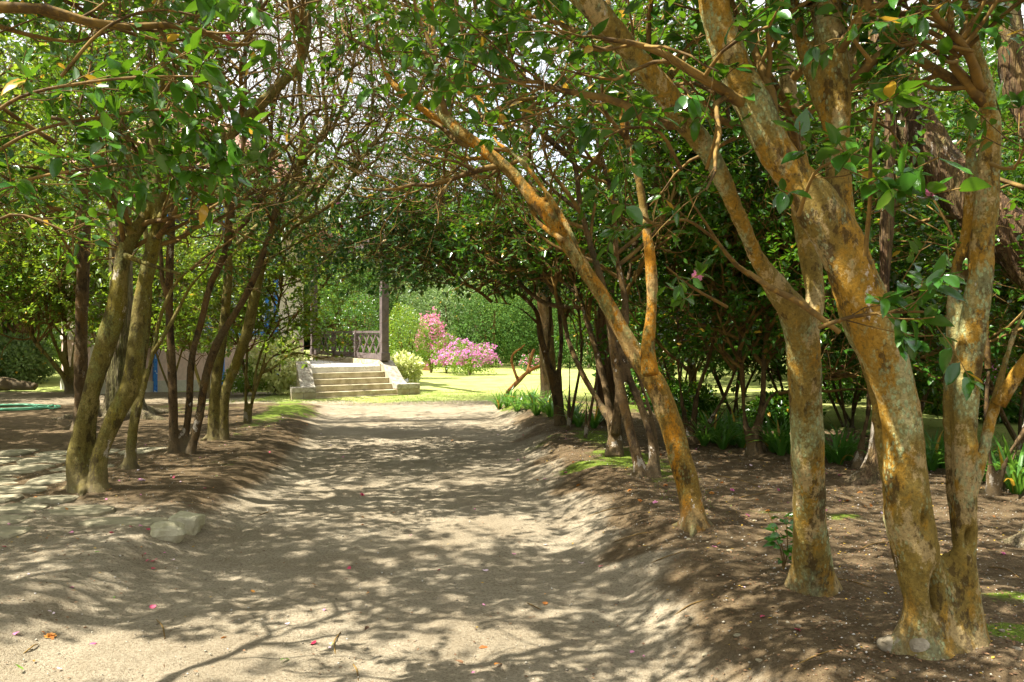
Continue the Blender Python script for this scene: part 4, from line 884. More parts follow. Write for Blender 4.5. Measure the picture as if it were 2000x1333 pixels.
# ---------------------------------------------------------------- shrubs and beds
def bush(name, label, cat, px, d, w, h, n, leaf, sz, fl=None, nf=0, fsz=.06, seed=0, low=.1, tpl=LEAF2, lumps=.22, xy=None, group=None):
    g = np.random.default_rng(seed + 500)
    X, Y = ((px - CX) / F * d, d) if xy is None else xy
    b = np.array([X, Y, float(height(X, Y))]); rt = thing(name, label, cat, b, group)
    def pts(n, r0):
        v = nrm(g.normal(size=(n, 3))); r = r0 + (1 - r0) * g.random(n) ** .5
        r = r * (1 + lumps * (vnoise(v, 2.3, seed) + .6 * vnoise(v, 5, seed + 1)))
        p = v * r[:, None] * np.array([w / 2, w / 2, h / 2]) + np.array([0, 0, h / 2 + low]); k = p[:, 2] > .02; return p[k], v[k]
    p, v = pts(n, .45)
    tag(link('foliage', leaf_mesh('foliage', tpl, p, nrm(v * .7 + g.normal(size=v.shape) * .5), nrm(v + np.array([0, 0, .8]) + g.normal(size=v.shape) * .3), sz * (.6 + .8 * g.random(len(p)))), M[leaf], rt), kind='stuff')
    if fl:
        p, v = pts(nf, .93); k = (v[:, 2] > -.35) & (vnoise(p, 4 / max(w, 1) * 2, seed + 9) > -.25); p, v = p[k] * 1.01, v[k]
        q = np.repeat(p, 4, 0) + g.normal(size=(len(p) * 4, 3)) * fsz * .25; vv = np.repeat(v, 4, 0)
        tag(link('blossoms', leaf_mesh('blossoms', LEAF2, q, nrm(vv * .4 + g.normal(size=vv.shape) * .7), nrm(vv + .3 * g.normal(size=vv.shape)), np.full(len(q), fsz) * (.7 + .5 * g.random(len(q))), np.full(len(q), 1.5)), M[fl], rt), kind='stuff')
    for k in range(5):
        a = g.random() * 6.28; P = np.array([[0, 0, -.05], [math.cos(a) * w * .1, math.sin(a) * w * .1, h * .3], [math.cos(a) * w * .25, math.sin(a) * w * .25, h * .7 + low]])
        Pr, Rr = resample(P, np.array([.03, .02, .008]) * max(.6, h / 1.5), .15); V, f = tube1(Pr, Rr, 6); link('stem', mesh_np('stem', V, f, True), M['bark_dark'], rt)
    return rt
bush('azalea', 'large rounded azalea covered in violet-pink blossom on the far lawn', 'azalea', 916, 36.5, 2.3, 1.25, 5200, 'leaf_light', .07, 'azalea', 1150, .075, 1, .02, lumps=.4)
bush('azalea', 'taller rose-pink azalea rising behind the violet-pink one', 'azalea', 842, 38.5, 1.25, 2.35, 3500, 'leaf_light', .06, 'azalea2', 900, .075, 2, .15, lumps=.3)
bush('azalea', 'sparse yellow-green azalea with a few pink flowers between the two pink ones', 'azalea', 872, 38.0, 1.5, 1.6, 3200, 'leaf_light', .06, 'azalea', 130, .07, 3, .1, lumps=.3)
bush('azalea', 'small red azalea half hidden by the peeling orange tree', 'azalea', 1036, 37, 1.0, .7, 1800, 'leaf', .06, 'azalea2', 110, .06, 4)
bush('azalea', 'pink azalea glimpsed through the trunks at the right edge', 'azalea', 1982, 17.5, 1.5, 1.2, 2600, 'leaf_light', .06, 'azalea', 500, .07, 5)
bush('variegated_shrub', 'cream and green variegated shrub right of the steps', 'shrub', 789, 26.3, .98, .98, 1500, 'varieg', .13, seed=6, tpl=LEAF4, lumps=.14)
bush('variegated_shrub', 'yellow-splashed variegated shrub left of the steps', 'shrub', 540, 24.6, 1.45, 1.45, 2600, 'varieg', .13, seed=7, tpl=LEAF4, lumps=.16)
bush('low_shrub', 'low leafy shrub against the house left of the variegated one', 'shrub', 480, 24.2, 1.2, .8, 1800, 'leaf_light', .09, seed=8)
bush('clipped_conifer', 'dense bright green clipped conifer behind the veranda corner post', 'shrub', 792, 33.5, 1.75, 2.7, 9000, 'leaf_light', .06, seed=9, lumps=.14, low=0)
bush('clipped_conifer', 'dense green conifer seen through the veranda railing', 'shrub', 700, 35.5, 2.2, 3.4, 8000, 'leaf', .07, seed=10, lumps=.14, low=0)
bb = [(880, 47, 4.5, 4.6, 'leaf_pale'), (960, 45, 4.6, 4.0, 'leaf'), (1050, 47, 5, 3.6, 'leaf'), (1010, 50, 5, 5.4, 'leaf_light'), (760, 47, 5, 5.4, 'leaf_pale'), (1150, 44, 5, 3.2, 'leaf_dark'), (1290, 40, 5.5, 3.4, 'leaf'), (1440, 36, 5, 3.2, 'leaf_dark'), (1600, 33, 5, 3.4, 'leaf'), (1750, 30, 4.5, 3, 'leaf_dark'), (1900, 27, 4.5, 3.2, 'leaf'), (2060, 24, 4.5, 3, 'leaf_light'),
      (60, 40, 5, 3.4, 'leaf_light'), (-60, 33, 5, 4.4, 'leaf'), (150, 43, 5, 4, 'leaf_pale'), (30, 30, 2.4, 1.6, 'leaf_pale')]
wh = ['pale green shrub directly behind the rose-pink azalea', 'rounded evergreen shrub behind the violet-pink azalea', 'evergreen shrub behind the peeling orange tree', 'tall light green shrub rising at the back of the lawn behind the azaleas', 'pale tall shrub behind the veranda corner post', 'dark shrub beyond the stout short-trunked camellia', 'wide shrub bounding the lawn beyond the leaning orange trunk', 'dark shrub bounding the lawn behind the many-stemmed camellia', 'shrub bounding the lawn behind the thick straight trunk', 'dark shrub bounding the lawn behind the fused pair', 'shrub bounding the lawn right of the fused pair', 'light shrub bounding the lawn at the right picture edge',
      'light green shrub beyond the far left lawn', 'evergreen shrub at the far left picture edge', 'pale shrub left of the house beyond the lawn', 'small grey-green shrub beside the far left conifer foot']
for i, (px, d, w, h, lf_) in enumerate(bb):
    if d > 28: lf_ = {'leaf': 'far', 'leaf_dark': 'far', 'leaf_light': 'far_light'}.get(lf_, lf_)
    bush('garden_shrub', wh[i], 'shrub', px, d, w, h, 8000, lf_, .13 if d > 25 else .09, seed=20 + i, low=0, lumps=.28)
for i, (px, d, w, h, lf_, lab) in enumerate([(1330, 15.5, 1.3, .6, 'leaf', 'right of the leaning orange trunk'), (1530, 14.0, 1.0, .55, 'leaf', 'left of the thick straight trunk'), (1640, 19.5, 1.5, .9, 'leaf', 'right of the thick straight trunk'), (1840, 16.5, 1.0, .8, 'leaf_light', 'between the stems of the fused pair'), (1960, 15, 1.2, .7, 'leaf', 'at the right picture edge'), (1240, 19, 1.5, 1.2, 'leaf', 'behind the dark three-stemmed camellia')]):
    bush('low_shrub', 'low green shrub filling the gap ' + lab, 'shrub', px, d, w, h, 2600, lf_, .085, seed=140 + i, low=.0, lumps=.32, tpl=LEAF4)
for i, (px, d, w, h, lf_, lab) in enumerate([(830, 52, 4, 5.0, 'leaf_dark', 'at the back left of the lawn'), (925, 53, 3.6, 4.2, 'leaf_dark', 'at the back straight above the violet azalea'), (990, 56, 4, 6.2, 'leaf_pale', 'tallest of the back row'), (1075, 52, 4, 5.2, 'leaf_dark', 'at the back right of the lawn'), (700, 44, 3.5, 5.5, 'leaf_dark', 'far behind the veranda railing')]):
    bush('back_shrub', 'tall rounded shrub ' + lab, 'shrub', px, d, w, h, 9000, 'far' if lf_ == 'leaf_dark' else lf_, .15, seed=160 + i, low=0, lumps=.4)
# leafy camellias in front of the house
for i, (px, py, hh, lab) in enumerate([(330, 772, 3.6, 'leafy young camellia growing against the pink plinth'), (395, 778, 3.2, 'leafy camellia in front of the house window'), (215, 775, 3.8, 'leafy camellia at the pale corner of the house')]):
    b = G(px, py); d = float(b[1]); x0 = float(b[0]); z0 = float(b[2])
    L = []
    for k in range(4):
        a = k * 1.6 + i; q = [(x0 + .05 * k, d, z0 - .05, .03)]
        for t in (.3, .6, 1.0): q.append((x0 + math.cos(a) * t * .9, d + math.sin(a) * t * .5, z0 + hh * t * .85, .026 * (1.15 - t) + .004))
        L.append((q, 'w', 0))
    tree('young_camellia', lab, 'shrub', L, 'bark_olive', 60 + i, .03, l1=(12, .9), l2=(6, .6), l3=(5, .32), zleaf=1.2, zbr=.8, heroes=0, near=False, leaf='leaf_light', leafsz=.10, nleaf=7, ext=1.0, leafkeep=.75)
for i, (px, d, hh) in enumerate([(1325, 17, 2.6), (1430, 15.5, 2.4), (1545, 14.5, 2.6), (1650, 14, 2.4), (1775, 12.5, 2.4), (1870, 13.5, 2.6), (1985, 11.5, 2.3), (1240, 20, 2.8)]):
    x0 = (px - CX) / F * d; z0 = float(height(x0, d)); L = []
    for k in range(5):
        a = k * 1.3 + i; q = [(x0 + .04 * k, d, z0 - .05, .022)]
        for t in (.25, .6, 1.0): q.append((x0 + math.cos(a) * t * .9, d + math.sin(a) * t * .5, z0 + hh * t * .8, .022 * (1.15 - t) + .003))
        L.append((q, 'w', 0))
    lb = ['right of the stout-footed split camellia', 'behind the V-forked camellia', 'just left of the thick straight trunk', 'between the straight trunk and the fused pair', 'behind the left stem of the fused pair', 'behind the right stem of the fused pair', 'at the right picture edge behind the fused pair', 'at the back beyond the dark three-stemmed camellia'][i]
    tree('young_camellia', 'low dark leafy camellia ' + lb, 'shrub', L, 'bark_dark', 110 + i, .03, l1=(17, .8), l2=(6, .55), l3=(5, .3), zleaf=.42, zbr=.4, heroes=0, near=False, leaf='leaf', leafsz=.095, nleaf=8, ext=.8, leafkeep=.8, flowers=[('red', 1), ('pale', 1)])
# peeling orange pruned tree
d = gd(988, 784)
tree('pruned_tree', 'small pruned tree with peeling bright orange bark on the lawn edge', 'tree', [
    ([(984, 788, 14), (994, 765, 12), (1012, 745, 12), (1030, 728, 10), (1052, 716, 9), (1078, 712, 7)], d, d, 0),
    ([(1012, 745, 9), (1003, 720, 8), (999, 703, 7), (1004, 690, 7), (1018, 680, 6), (1026, 672, 5)], d, d, 0),
    ([(1030, 726, 9), (1036, 705, 9), (1040, 690, 9), (1044, 682, 7)], d, d + .1, 0),
    ([(1034, 712, 6), (1034, 695, 5), (1031, 682, 4)], d, d - .1, 0)], 'bark_peel', 70, .02, l1=(0, 1), heroes=0, ext=0, lump=.008)
# ---------------------------------------------------------------- trees beyond
def proto(name, label, kind, x, y, sd_):
    z0 = float(height(x, y)); g = random.Random(sd_)
    if kind == 'round':
        L = [([(x, y, z0, .22), (x + .1, y, z0 + 1.5, .18), (x, y + .1, z0 + 3, .14), (x + .2, y, z0 + 5.5, .07)], 'w', 0)]
        for k in range(6):
            a = k * 1.05; L.append(([(x, y, z0 + .9 + .25 * k, .1), (x + math.cos(a) * 1.1, y + math.sin(a) * 1.1, z0 + 2.2 + .3 * k, .07), (x + math.cos(a) * 2.2, y + math.sin(a) * 2.2, z0 + 3.6 + .35 * k, .03)], 'w', 0))
        return tree(name, label, 'tree', L, 'bark_dark', sd_, .05, l1=(11, 1.8), l2=(5, 1.1), l3=(4, .55), zleaf=.9, zbr=.9, heroes=0, near=False, leaf='leaf', leafsz=.19, nleaf=7, tpl=LEAF2, ext=1.5)
    if kind == 'airy':
        L = [([(x, y, z0, .24), (x + .2, y, z0 + 2, .2), (x - .1, y + .1, z0 + 5, .14), (x + .2, y, z0 + 9, .05)], 'w', 0)]
        for k in range(8):
            a = k * 2.4; L.append(([(x, y, z0 + 2.2 + .6 * k, .09), (x + math.cos(a) * 1.4, y + math.sin(a) * 1.4, z0 + 3.6 + .6 * k, .06), (x + math.cos(a) * 3.0, y + math.sin(a) * 3.0, z0 + 4.8 + .6 * k, .02)], 'w', 0))
        return tree(name, label, 'tree', L, 'bark_dark', sd_, .05, l1=(9, 1.9), l2=(5, 1.1), l3=(4, .6), zleaf=1.5, zbr=1.5, heroes=0, near=False, leaf='leaf_light', leafsz=.16, nleaf=5, tpl=LEAF2, ext=1.6)
    L = [([(x, y, z0, .36), (x, y, z0 + 4, .28), (x + .1, y, z0 + 9, .17), (x, y, z0 + 15, .04)], 'w', 0)]
    for k in range(22):
        a = k * 2.4; r = 4.0 * (1 - k / 26); z = z0 + 1.8 + .58 * k
        L.append(([(x, y, z, .06), (x + math.cos(a) * r * .5, y + math.sin(a) * r * .5, z + .2, .04), (x + math.cos(a) * r, y + math.sin(a) * r, z - .1, .02)], 'w', 0, .5))
    return tree(name, label, 'tree', L, 'bark_conifer', sd_, .06, l1=(12, 1.3), l2=(5, .8), l3=(4, .5), zleaf=.9, zbr=.9, heroes=0, near=False, leaf='needle', leafsz=.2, nleaf=6, tpl=LEAF2, ext=.6, up=-.02)
PR = {'round': proto('evergreen_tree', 'x', 'round', 9.5, 24, 80), 'airy': proto('broadleaf_tree', 'x', 'airy', 2.0, 54, 81), 'conifer': proto('conifer_tree', 'x', 'conifer', -19, 42, 82)}
spots = [('round', 9.5, 24, 1, 0), ('airy', 2.0, 54, .7, 0), ('conifer', -19, 42, 1, 0),
         ('round', 7.2, 17.5, .85, 1), ('round', 5.4, 30.5, .9, 2), ('round', 4.6, 22.6, .72, 2.6), ('round', 12.5, 18, 1, 3), ('round', 15, 27, 1.1, 4), ('round', 10, 34, 1.1, 5), ('round', 7.5, 43, .8, .5), ('round', 1.5, 62, .8, 2.5), ('round', -9.5, 58, .8, 1.5),
         ('airy', 8, 48, 1.2, 2), ('airy', -8, 56, .65, 3), ('airy', 16, 42, 1.2, 4), ('airy', -14, 50, 1.1, 1), ('airy', -24, 36, 1.0, 2.2), ('airy', 22, 32, 1.1, 5),
         ('conifer', 9, 60, .9, 1), ('conifer', -6.5, 78, .8, 2), ('conifer', 14, 56, 1.2, 3), ('conifer', 24, 48, 1.2, 4), ('conifer', -24, 62, 1.2, 5), ('conifer', -28, 50, 1.1, .4), ('conifer', 30, 36, 1.1, 1.3), ('conifer', -34, 38, 1, 2.3),
         ('round', -17, 31, 1, .3), ('round', -22, 28, 1.1, 1.9), ('round', -13.5, 36, 1, 3.1), ('round', -16.5, 23, .8, 4.4), ('round', 20, 22, 1.1, .9), ('round', 17, 14, 1, 2.9), ('airy', 13.5, 9, .9, 1.1), ('round', -11.5, 12.5, .85, 5.1), ('airy', -13, 17.5, .9, .2), ('airy', -8.2, 5.2, .85, 2.0), ('airy', -7.6, 10.6, .75, 4.2),
         ('conifer', -3.2, 60, .52, 1), ('conifer', -8.5, 62, .6, 4), ('conifer', 1.6, 66, .56, 3), ('conifer', 5, 57, .5, 0), ('airy', -1, 58, .55, 2), ('conifer', 40, 60, 1.3, 0), ('conifer', -45, 62, 1.3, 2), ('round', 28, 60, 1.6, 2), ('round', -30, 66, 1.6, 1), ('airy', 5, 74, .9, 1), ('airy', -20, 78, 1.6, 4), ('airy', 24, 76, 1.6, 3)]
srt = sorted(range(len(spots)), key=lambda i: spots[i][1] / max(spots[i][2], 1)); rank = {i: k for k, i in enumerate(srt)}
from collections import defaultdict
kinds = defaultdict(list)
for i in srt: kinds[spots[i][0]].append(i)
ordw = ['first', 'second', 'third', 'fourth', 'fifth', 'sixth', 'seventh', 'eighth', 'ninth', 'tenth', 'eleventh', 'twelfth', 'thirteenth', 'fourteenth', 'fifteenth', 'sixteenth', 'seventeenth', 'eighteenth', 'nineteenth', 'twentieth', 'twenty-first', 'twenty-second']
desc = {'round': 'dark round-crowned evergreen beyond the camellia rows', 'airy': 'loose light green broadleaf tree beyond the camellia rows', 'conifer': 'tall dense conifer in the belt at the back'}
seen = {}
for i, (kd, x, y, s, r) in enumerate(spots):
    o = PR[kd] if kd not in seen else copy_tree(PR[kd]); seen[kd] = 1
    o.location = (x, y, float(height(x, y)) - .05); o.scale = (s, s, s * (1 + .08 * math.sin(i * 2.1))); o.rotation_euler = (0, 0, r)
    o['label'] = desc[kd] + ', ' + ordw[kinds[kd].index(i)] + ' from the left of its kind'
    o['group'] = {'round': 'round evergreens beyond the rows', 'airy': 'light broadleaf trees beyond the rows', 'conifer': 'conifers at the back'}[kd]
# spreading bare tree over the lawn behind, seen in the arch top
g = np.random.default_rng(5)
L = [([(.9, 21.5, 0, .26), (.8, 21.5, 2, .22), (.6, 21.4, 4, .18), (.4, 21.5, 6, .13), (.2, 21.6, 9, .06)], 'w', 0)]
for k in range(24):
    z = 4.2 + .24 * k; s = -1 if k % 3 else 1; ln = 4.5 + 2.2 * g.random(); yy = 21.5 + (g.random() - .5) * 2.5
    L.append(([(.5, 21.5, z - .3, .07), (.5 + s * ln * .35, 21.5 + (yy - 21.5) * .4, z + .35, .05), (.5 + s * ln * .7, yy, z + .1 + .6 * g.random(), .035), (.5 + s * ln, yy + .3, z + .2 + 1.2 * (g.random() - .3), .018)], 'w', 0, .8))
tree('spreading_tree', 'almost bare spreading tree whose long thin boughs sweep across the top of the arch', 'tree', L, 'bark_dark', 90, .04, l1=(11, 1.9), l2=(6, 1.1), l3=(4, .6), zleaf=3, zbr=3, heroes=0, near=False, leaf='leaf_dark', leafsz=.10, nleaf=4, leafkeep=.12, ext=2.0, wig=.2, up=0)
# far wood
def far_wood():
    g = np.random.default_rng(77); n = 150000; a = g.random(n) * 2 * math.pi; r = 95 + 35 * g.random(n)
    x = np.sin(a) * r; y = np.cos(a) * r; hh = 13 + 6 * vnoise(np.stack([x, y], -1), .05, 3) + 3 * vnoise(np.stack([x, y], -1), .2, 4)
    z = hh * g.random(n) ** 1.05 + height(x, y) - .5; p = np.stack([x, y, z], -1); d = g.normal(size=(n, 3)); nm = nrm(g.normal(size=(n, 3)) + np.array([0, 0, .6]))
    return tag(link('far_wood', leaf_mesh('far_wood', LEAF2, p, nrm(d), nm, 1.3 + 1.5 * g.random(n), np.full(n, 1.6)), M['far']), 'wood of mixed trees closing the garden all round', 'wood', kind='stuff')
far_wood()
# ---------------------------------------------------------------- strap-leaved plants
def strap_mesh(seed, n=26):
    g = np.random.default_rng(seed); V = []; Fc = []
    for k in range(n):
        a = g.random() * 6.28; L = .28 + .22 * g.random(); lean = .25 + .9 * g.random(); w = .011 + .006 * g.random(); dr = np.array([math.cos(a), math.sin(a), 0]); sd_ = np.array([-dr[1], dr[0], 0]); b = len(V)
        for i in range(6):
            t = i / 5; r = .03 + L * lean * t * (.5 + .5 * t); z = L * (1.15 * t - .75 * lean * t * t); ww = w * (1 - t ** 3) + .0008; q = dr * r + np.array([0, 0, z])
            V += [q - sd_ * ww + [0, 0, .004], q, q + sd_ * ww + [0, 0, .004]]
        for i in range(5):
            c = b + i * 3; Fc += [(c, c + 1, c + 4, c + 3), (c + 1, c + 2, c + 5, c + 4)]
    me = bpy.data.meshes.new('blades'); me.from_pydata([tuple(v) for v in V], [], Fc); me.materials.append(M['strap']); return me
SM = [strap_mesh(i) for i in range(4)]
pl = [(975, 800), (990, 795), (1010, 805), (1030, 800), (1048, 812), (1062, 806), (1075, 815), (1130, 835), (1160, 838), (1120, 828), (1375, 872), (1395, 866), (1412, 878), (1430, 870), (1450, 876), (1400, 860), (1440, 862), (1510, 884), (1525, 890), (1545, 888), (1625, 905), (1640, 908), (1655, 900), (1820, 920), (1840, 915), (1905, 930), (1920, 940), (1965, 955), (1985, 965), (1995, 945), (1975, 940), (1420, 855), (1385, 855), (1000, 785), (1040, 790)]
cnt_ = defaultdict(int)
for i, (px, py) in enumerate(sorted(pl)):
    b = G(px, py); sg = 'left of the stout dark camellia' if px < 1100 else ('under the slender camellias' if px < 1300 else ('under the many-stemmed camellia' if px < 1600 else 'near the trunks at the right edge'))
    cnt_[sg] += 1; o = thing('strap_leaved_plant', 'green strap-leaved clump ' + sg + ', ' + ordw[cnt_[sg] - 1] + ' from left', 'plant', b, 'strap-leaved clumps ' + sg, random.random() * 6)
    s = 1.0 + .35 * random.random(); o.scale = (s, s, s); tag(link('blades', SM[i % 4], None, o), kind='stuff')
# sprout at the foot of the straight camellia
b = G(1530, 1115); sp = thing('camellia_sprout', 'leafy camellia sprout at the left foot of the thick straight trunk', 'plant', b)
g = np.random.default_rng(9)
for k in range(3):
    P = np.array([[0, 0, 0], [g.normal() * .02, g.normal() * .02, .13], [g.normal() * .04, g.normal() * .04, .26 + .05 * k]]); Pr, Rr = resample(P, np.array([.005, .004, .002]), .04); V, f = tube1(Pr, Rr, 6); link('stem', mesh_np('stem', V, f, True), M['twig'], sp)
for k in range(46):
    z = .04 + .3 * g.random(); a = g.random() * 6.28; r = .02 + .03 * g.random(); d_ = nrm(np.array([[math.cos(a), math.sin(a), .15]]))[0]; nm = nrm(np.array([[g.normal() * .3, -.5 + g.normal() * .3, 1]]))[0]; s = nrm(np.cross(d_, nm)[None])[0]; u = np.cross(s, d_); q = .055 + .035 * g.random()
    ob = bpy.data.objects.new('leaf', LEAFM[k % 5]); COL.objects.link(ob); ob.parent = sp
    ob.matrix_local = Matrix(((s[0] * q, d_[0] * q, u[0] * q, math.cos(a) * r), (s[1] * q, d_[1] * q, u[1] * q, math.sin(a) * r), (s[2] * q, d_[2] * q, u[2] * q, z), (0, 0, 0, 1)))

# ---------------------------------------------------------------- stones, hose, planter, label
def rock_mesh(name, sx, sy, sz, seed, mat, flat=0, sub=3):
    bm = bmesh.new(); bmesh.ops.create_icosphere(bm, subdivisions=sub, radius=1)
    P = np.array([v.co[:] for v in bm.verts]); 
    if flat: P = np.sign(P) * np.abs(P) ** (1 - flat)
    P = P * (1 + .22 * vnoise(P, 1.3, seed) + .08 * vnoise(P, 4, seed + 1) + .03 * vnoise(P, 10, seed + 2))[:, None] * np.array([sx, sy, sz])
    P = P * (1 + .05 * vnoise(P / max(sx, sy, sz), 7, seed + 4))[:, None]
    for v, p in zip(bm.verts, P): v.co = p
    for f in bm.faces: f.smooth = False
    me = bpy.data.meshes.new(name); bm.to_mesh(me); bm.free(); me.materials.append(mat); return me
def rock(name, label, px, py, sx, sy, sz, seed, mat='rock', flat=0, up=.4, rz=0):
    b = G(px, py); o = link(name, rock_mesh(name, sx, sy, sz, seed, M[mat], flat)); o.location = (b[0], b[1], b[2] + sz * up); o.rotation_euler = (0, 0, rz); tag(o, label, 'stone'); return o
rock('block_stone', 'squarish mossy stone block at the edge of the stone paving, the nearer of two', 327, 1052, .125, .10, .085, 3, 'blockstone', .45, .45, .3)
rock('block_stone', 'squarish mossy stone block at the edge of the stone paving, the farther of two', 362, 1035, .13, .11, .09, 5, 'blockstone', .5, .45, -.2)
rock('round_stone', 'fist-sized rounded stone lying against the foot of the fused pair of trunks', 1798, 1276, .05, .05, .05, 8, 'rock', .1, .6)
rock('half_buried_stone', 'low stone half buried beside the foot of the fused pair', 1756, 1262, .09, .06, .035, 9, 'rock', .1, .2)
sp_ = bpy.data.objects.new('stone_paving', None); COL.objects.link(sp_); sp_.location = (-4.2, 8, 0); tag(sp_, kind='structure')
g = np.random.default_rng(21); used = []
for j, py in enumerate([880, 893, 908, 925, 945, 968, 990, 1012, 1034]):
    yb = float(G(150, py)[1]); x = -8.5 + .2 * (j % 2); xmax = {0: -4.9, 1: -4.9, 2: -4.7, 3: -4.6, 4: -4.45, 5: -3.9, 6: -3.6, 7: -3.2, 8: -3.3}[j]
    yn = float(G(150, [880, 893, 908, 925, 945, 968, 990, 1012, 1034, 1058][j + 1])[1]); dy = yb - yn
    while x < xmax:
        w = .35 + .4 * g.random()
        if g.random() < .88 and x > -.62 * yb:
            cx, cy = x + w / 2, yb - dy / 2; pts = []
            n = 9
            for k in range(n):
                a = 2 * math.pi * k / n; q = (abs(math.cos(a)) ** 4 + abs(math.sin(a)) ** 4) ** -.25; pts.append((cx + math.cos(a) * q * (w / 2 - .018) * (1 - .12 * g.random()), cy + math.sin(a) * q * (dy / 2 - .015) * (1 - .16 * g.random())))
            zb = float(height(cx, cy)); tz = zb + .010 + .012 * g.random(); tilt = g.normal() * .012, g.normal() * .012
            m = MB(); vs = [(p[0], p[1], tz - .06) for p in pts] + [(p[0], p[1], tz - .010) for p in pts] + [(cx + (p[0] - cx) * .93, cy + (p[1] - cy) * .93, tz + (p[0] - cx) * tilt[0] + (p[1] - cy) * tilt[1] + .003 * g.normal()) for p in pts] + [(cx, cy, tz + .004)]
            fs = [(k, (k + 1) % n, n + (k + 1) % n, n + k) for k in range(n)] + [(n + k, n + (k + 1) % n, 2 * n + (k + 1) % n, 2 * n + k) for k in range(n)] + [(2 * n + k, 2 * n + (k + 1) % n, 3 * n) for k in range(n)]
            m.add(vs, fs); m.obj('flagstone', M['flag'], sp_)
        x += w
# hose
b = G(60, 800); hz = .05
g = np.random.default_rng(3); pts = []
for k in range(90):
    a = k * .42; r = 1 + .18 * math.sin(k * .31) ; pts.append((b[0] - .25 + (.72 * r) * math.cos(a) - .003 * k, b[1] + (.62 * r) * math.sin(a) + .18 * math.sin(k * .13), 0))
pts += [(b[0] - 1.4, b[1] - .5, 0), (b[0] - 2.4, b[1] - .2, 0), (b[0] - 3.4, b[1] + .3, 0)]
pts = [(p[0], p[1], float(height(p[0], p[1])) + .022 + .02 * ((k // 15) % 3)) for k, p in enumerate(pts)]
Pr, Rr = resample(np.array(pts), np.full(len(pts), .017), .06); V, f = tube1(Pr, Rr, 8, True)
tag(link('garden_hose', mesh_np('garden_hose', V, f, True), M['hose']), 'pale green garden hose lying in loose coils on the bare ground at the left', 'hose')
# planter and plant label
b = G(834, 724); o = thing('planter', 'square terracotta planter standing beside the rose-pink azalea', 'planter', b)
m = MB(); c = b
for (dx, dy, hx, hy) in ((-.17, 0, .02, .19), (.17, 0, .02, .19), (0, -.17, .15, .02), (0, .17, .15, .02)): m.obox(c + np.array([dx, dy, .2]), [hx, 0, 0], [0, hy, 0], [0, 0, .2])
m.obj('box', M['terracotta'], o); m = MB(); m.obox(c + np.array([0, 0, .17]), [.149, 0, 0], [0, .149, 0], [0, 0, .17]); m.obj('soil', M['leaf_brown'], o)
p = P3(793.5, 744, 25.4); o = thing('plant_label', 'small white plant label below the variegated shrub right of the steps', 'label', (p[0], p[1], float(height(p[0], p[1]))))
m = MB(); m.obox(p, [.055, .01, .02], [-.01, .01, .0], [-.012, .02, .04]); m.obj('plate', M['label'], o); m = MB(); zc = (p[2] - .03) / 2; m.obox([p[0], p[1] + .03, zc], [.006, 0, 0], [0, .006, 0], [0, .0, zc + .02]); m.obj('stake', M['wood'], o)
# weathered log at far left
b = G(22, 765); P = np.array([[b[0] - .8, b[1] + .1, .22], [b[0], b[1], .2], [b[0] + .75, b[1] - .1, .14]]); Pr, Rr = resample(P, np.array([.2, .18, .1]), .06); V, f = tube1(Pr, Rr, 12, True)
V = V + nrm(V - np.array(b))[:, :] * (.04 * vnoise(V, 6, 3))[:, None]; tag(link('old_log', mesh_np('old_log', V, f, True), M['bark_dark']), 'short brown rotting log lying beside the hose at the far left', 'log')
# far left conifer foot
d = 33.0
tree('old_conifer', 'grey conifer with flared foot standing far off at the left picture edge', 'tree', [([(16, 741, 44), (14, 720, 28), (12, 690, 24), (10, 600, 22), (8, 400, 18), (6, 200, 14)], d, d)], 'bark_conifer', 95, .05, l1=(10, 2.5), l2=(6, 1.3), zbr=2, zleaf=1.6, heroes=0, leaf='needle', leafsz=.18, nleaf=8, near=False, tpl=LEAF2, roots=5)

# ---------------------------------------------------------------- ground litter
g = np.random.default_rng(31)
def scatter(n, x0, x1, y0, y1, w=None, power=1.6):
    x = x0 + (x1 - x0) * g.random(n * 4); y = y0 + (y1 - y0) * g.random(n * 4) ** power
    x = x * np.ones_like(y); r = x - edge_r(y); l = edge_l(y) - x
    pr = w(r, l, x, y) if w else np.ones_like(x); k = g.random(n * 4) < pr; x, y = x[k][:n], y[k][:n]
    return x, y, height(x, y)
off = lambda r, l, x, y: .30 + .88 * np.maximum(sstep(.2, .8, r), .45 * sstep(.2, .8, l))
x, y, z = scatter(23000, -5.5, 6, 3.5, 15, off)
OCT = (np.array([[1, 0, 0], [0, 1, 0], [-1, 0, 0], [0, -1, 0], [0, 0, .7], [0, 0, -.7]], float), np.array([[0, 1, 4], [1, 2, 4], [2, 3, 4], [3, 0, 4], [1, 0, 5], [2, 1, 5], [3, 2, 5], [0, 3, 5]]))
sz = .0025 + .006 * g.random(len(x)) ** 2.2
V = (OCT[0][None] * sz[:, None, None] * (.7 + .6 * g.random((len(x), 1, 3))) * (.8 + .4 * g.random((len(x), 6, 1)))) + np.stack([x, y, z + sz * .25 + .004], -1)[:, None]
tag(link('gravel', mesh_np('gravel', V.reshape(-1, 3), [(np.arange(len(x))[:, None, None] * 6 + OCT[1][None]).reshape(-1, 3)]), M['gravel']), 'fine gravel strewn over the path and banks', 'gravel', kind='stuff')
x, y, z = scatter(48000, -8, 8, 3.5, 20, lambda r, l, x, y: .04 + sum(.8 * np.exp(-((x - q[0]) ** 2 + (y - q[1]) ** 2) / .16) for q in MOUNDS) + (.35 + .75 * sstep(-.1, .5, vnoise(np.stack([x, y], -1), 1.7, 71))) * np.maximum(sstep(-.1, .7, r), .4 * sstep(-.1, .6, l)), 1.3)
N = len(x); d_ = g.normal(size=(N, 3)); d_[:, 2] *= .15
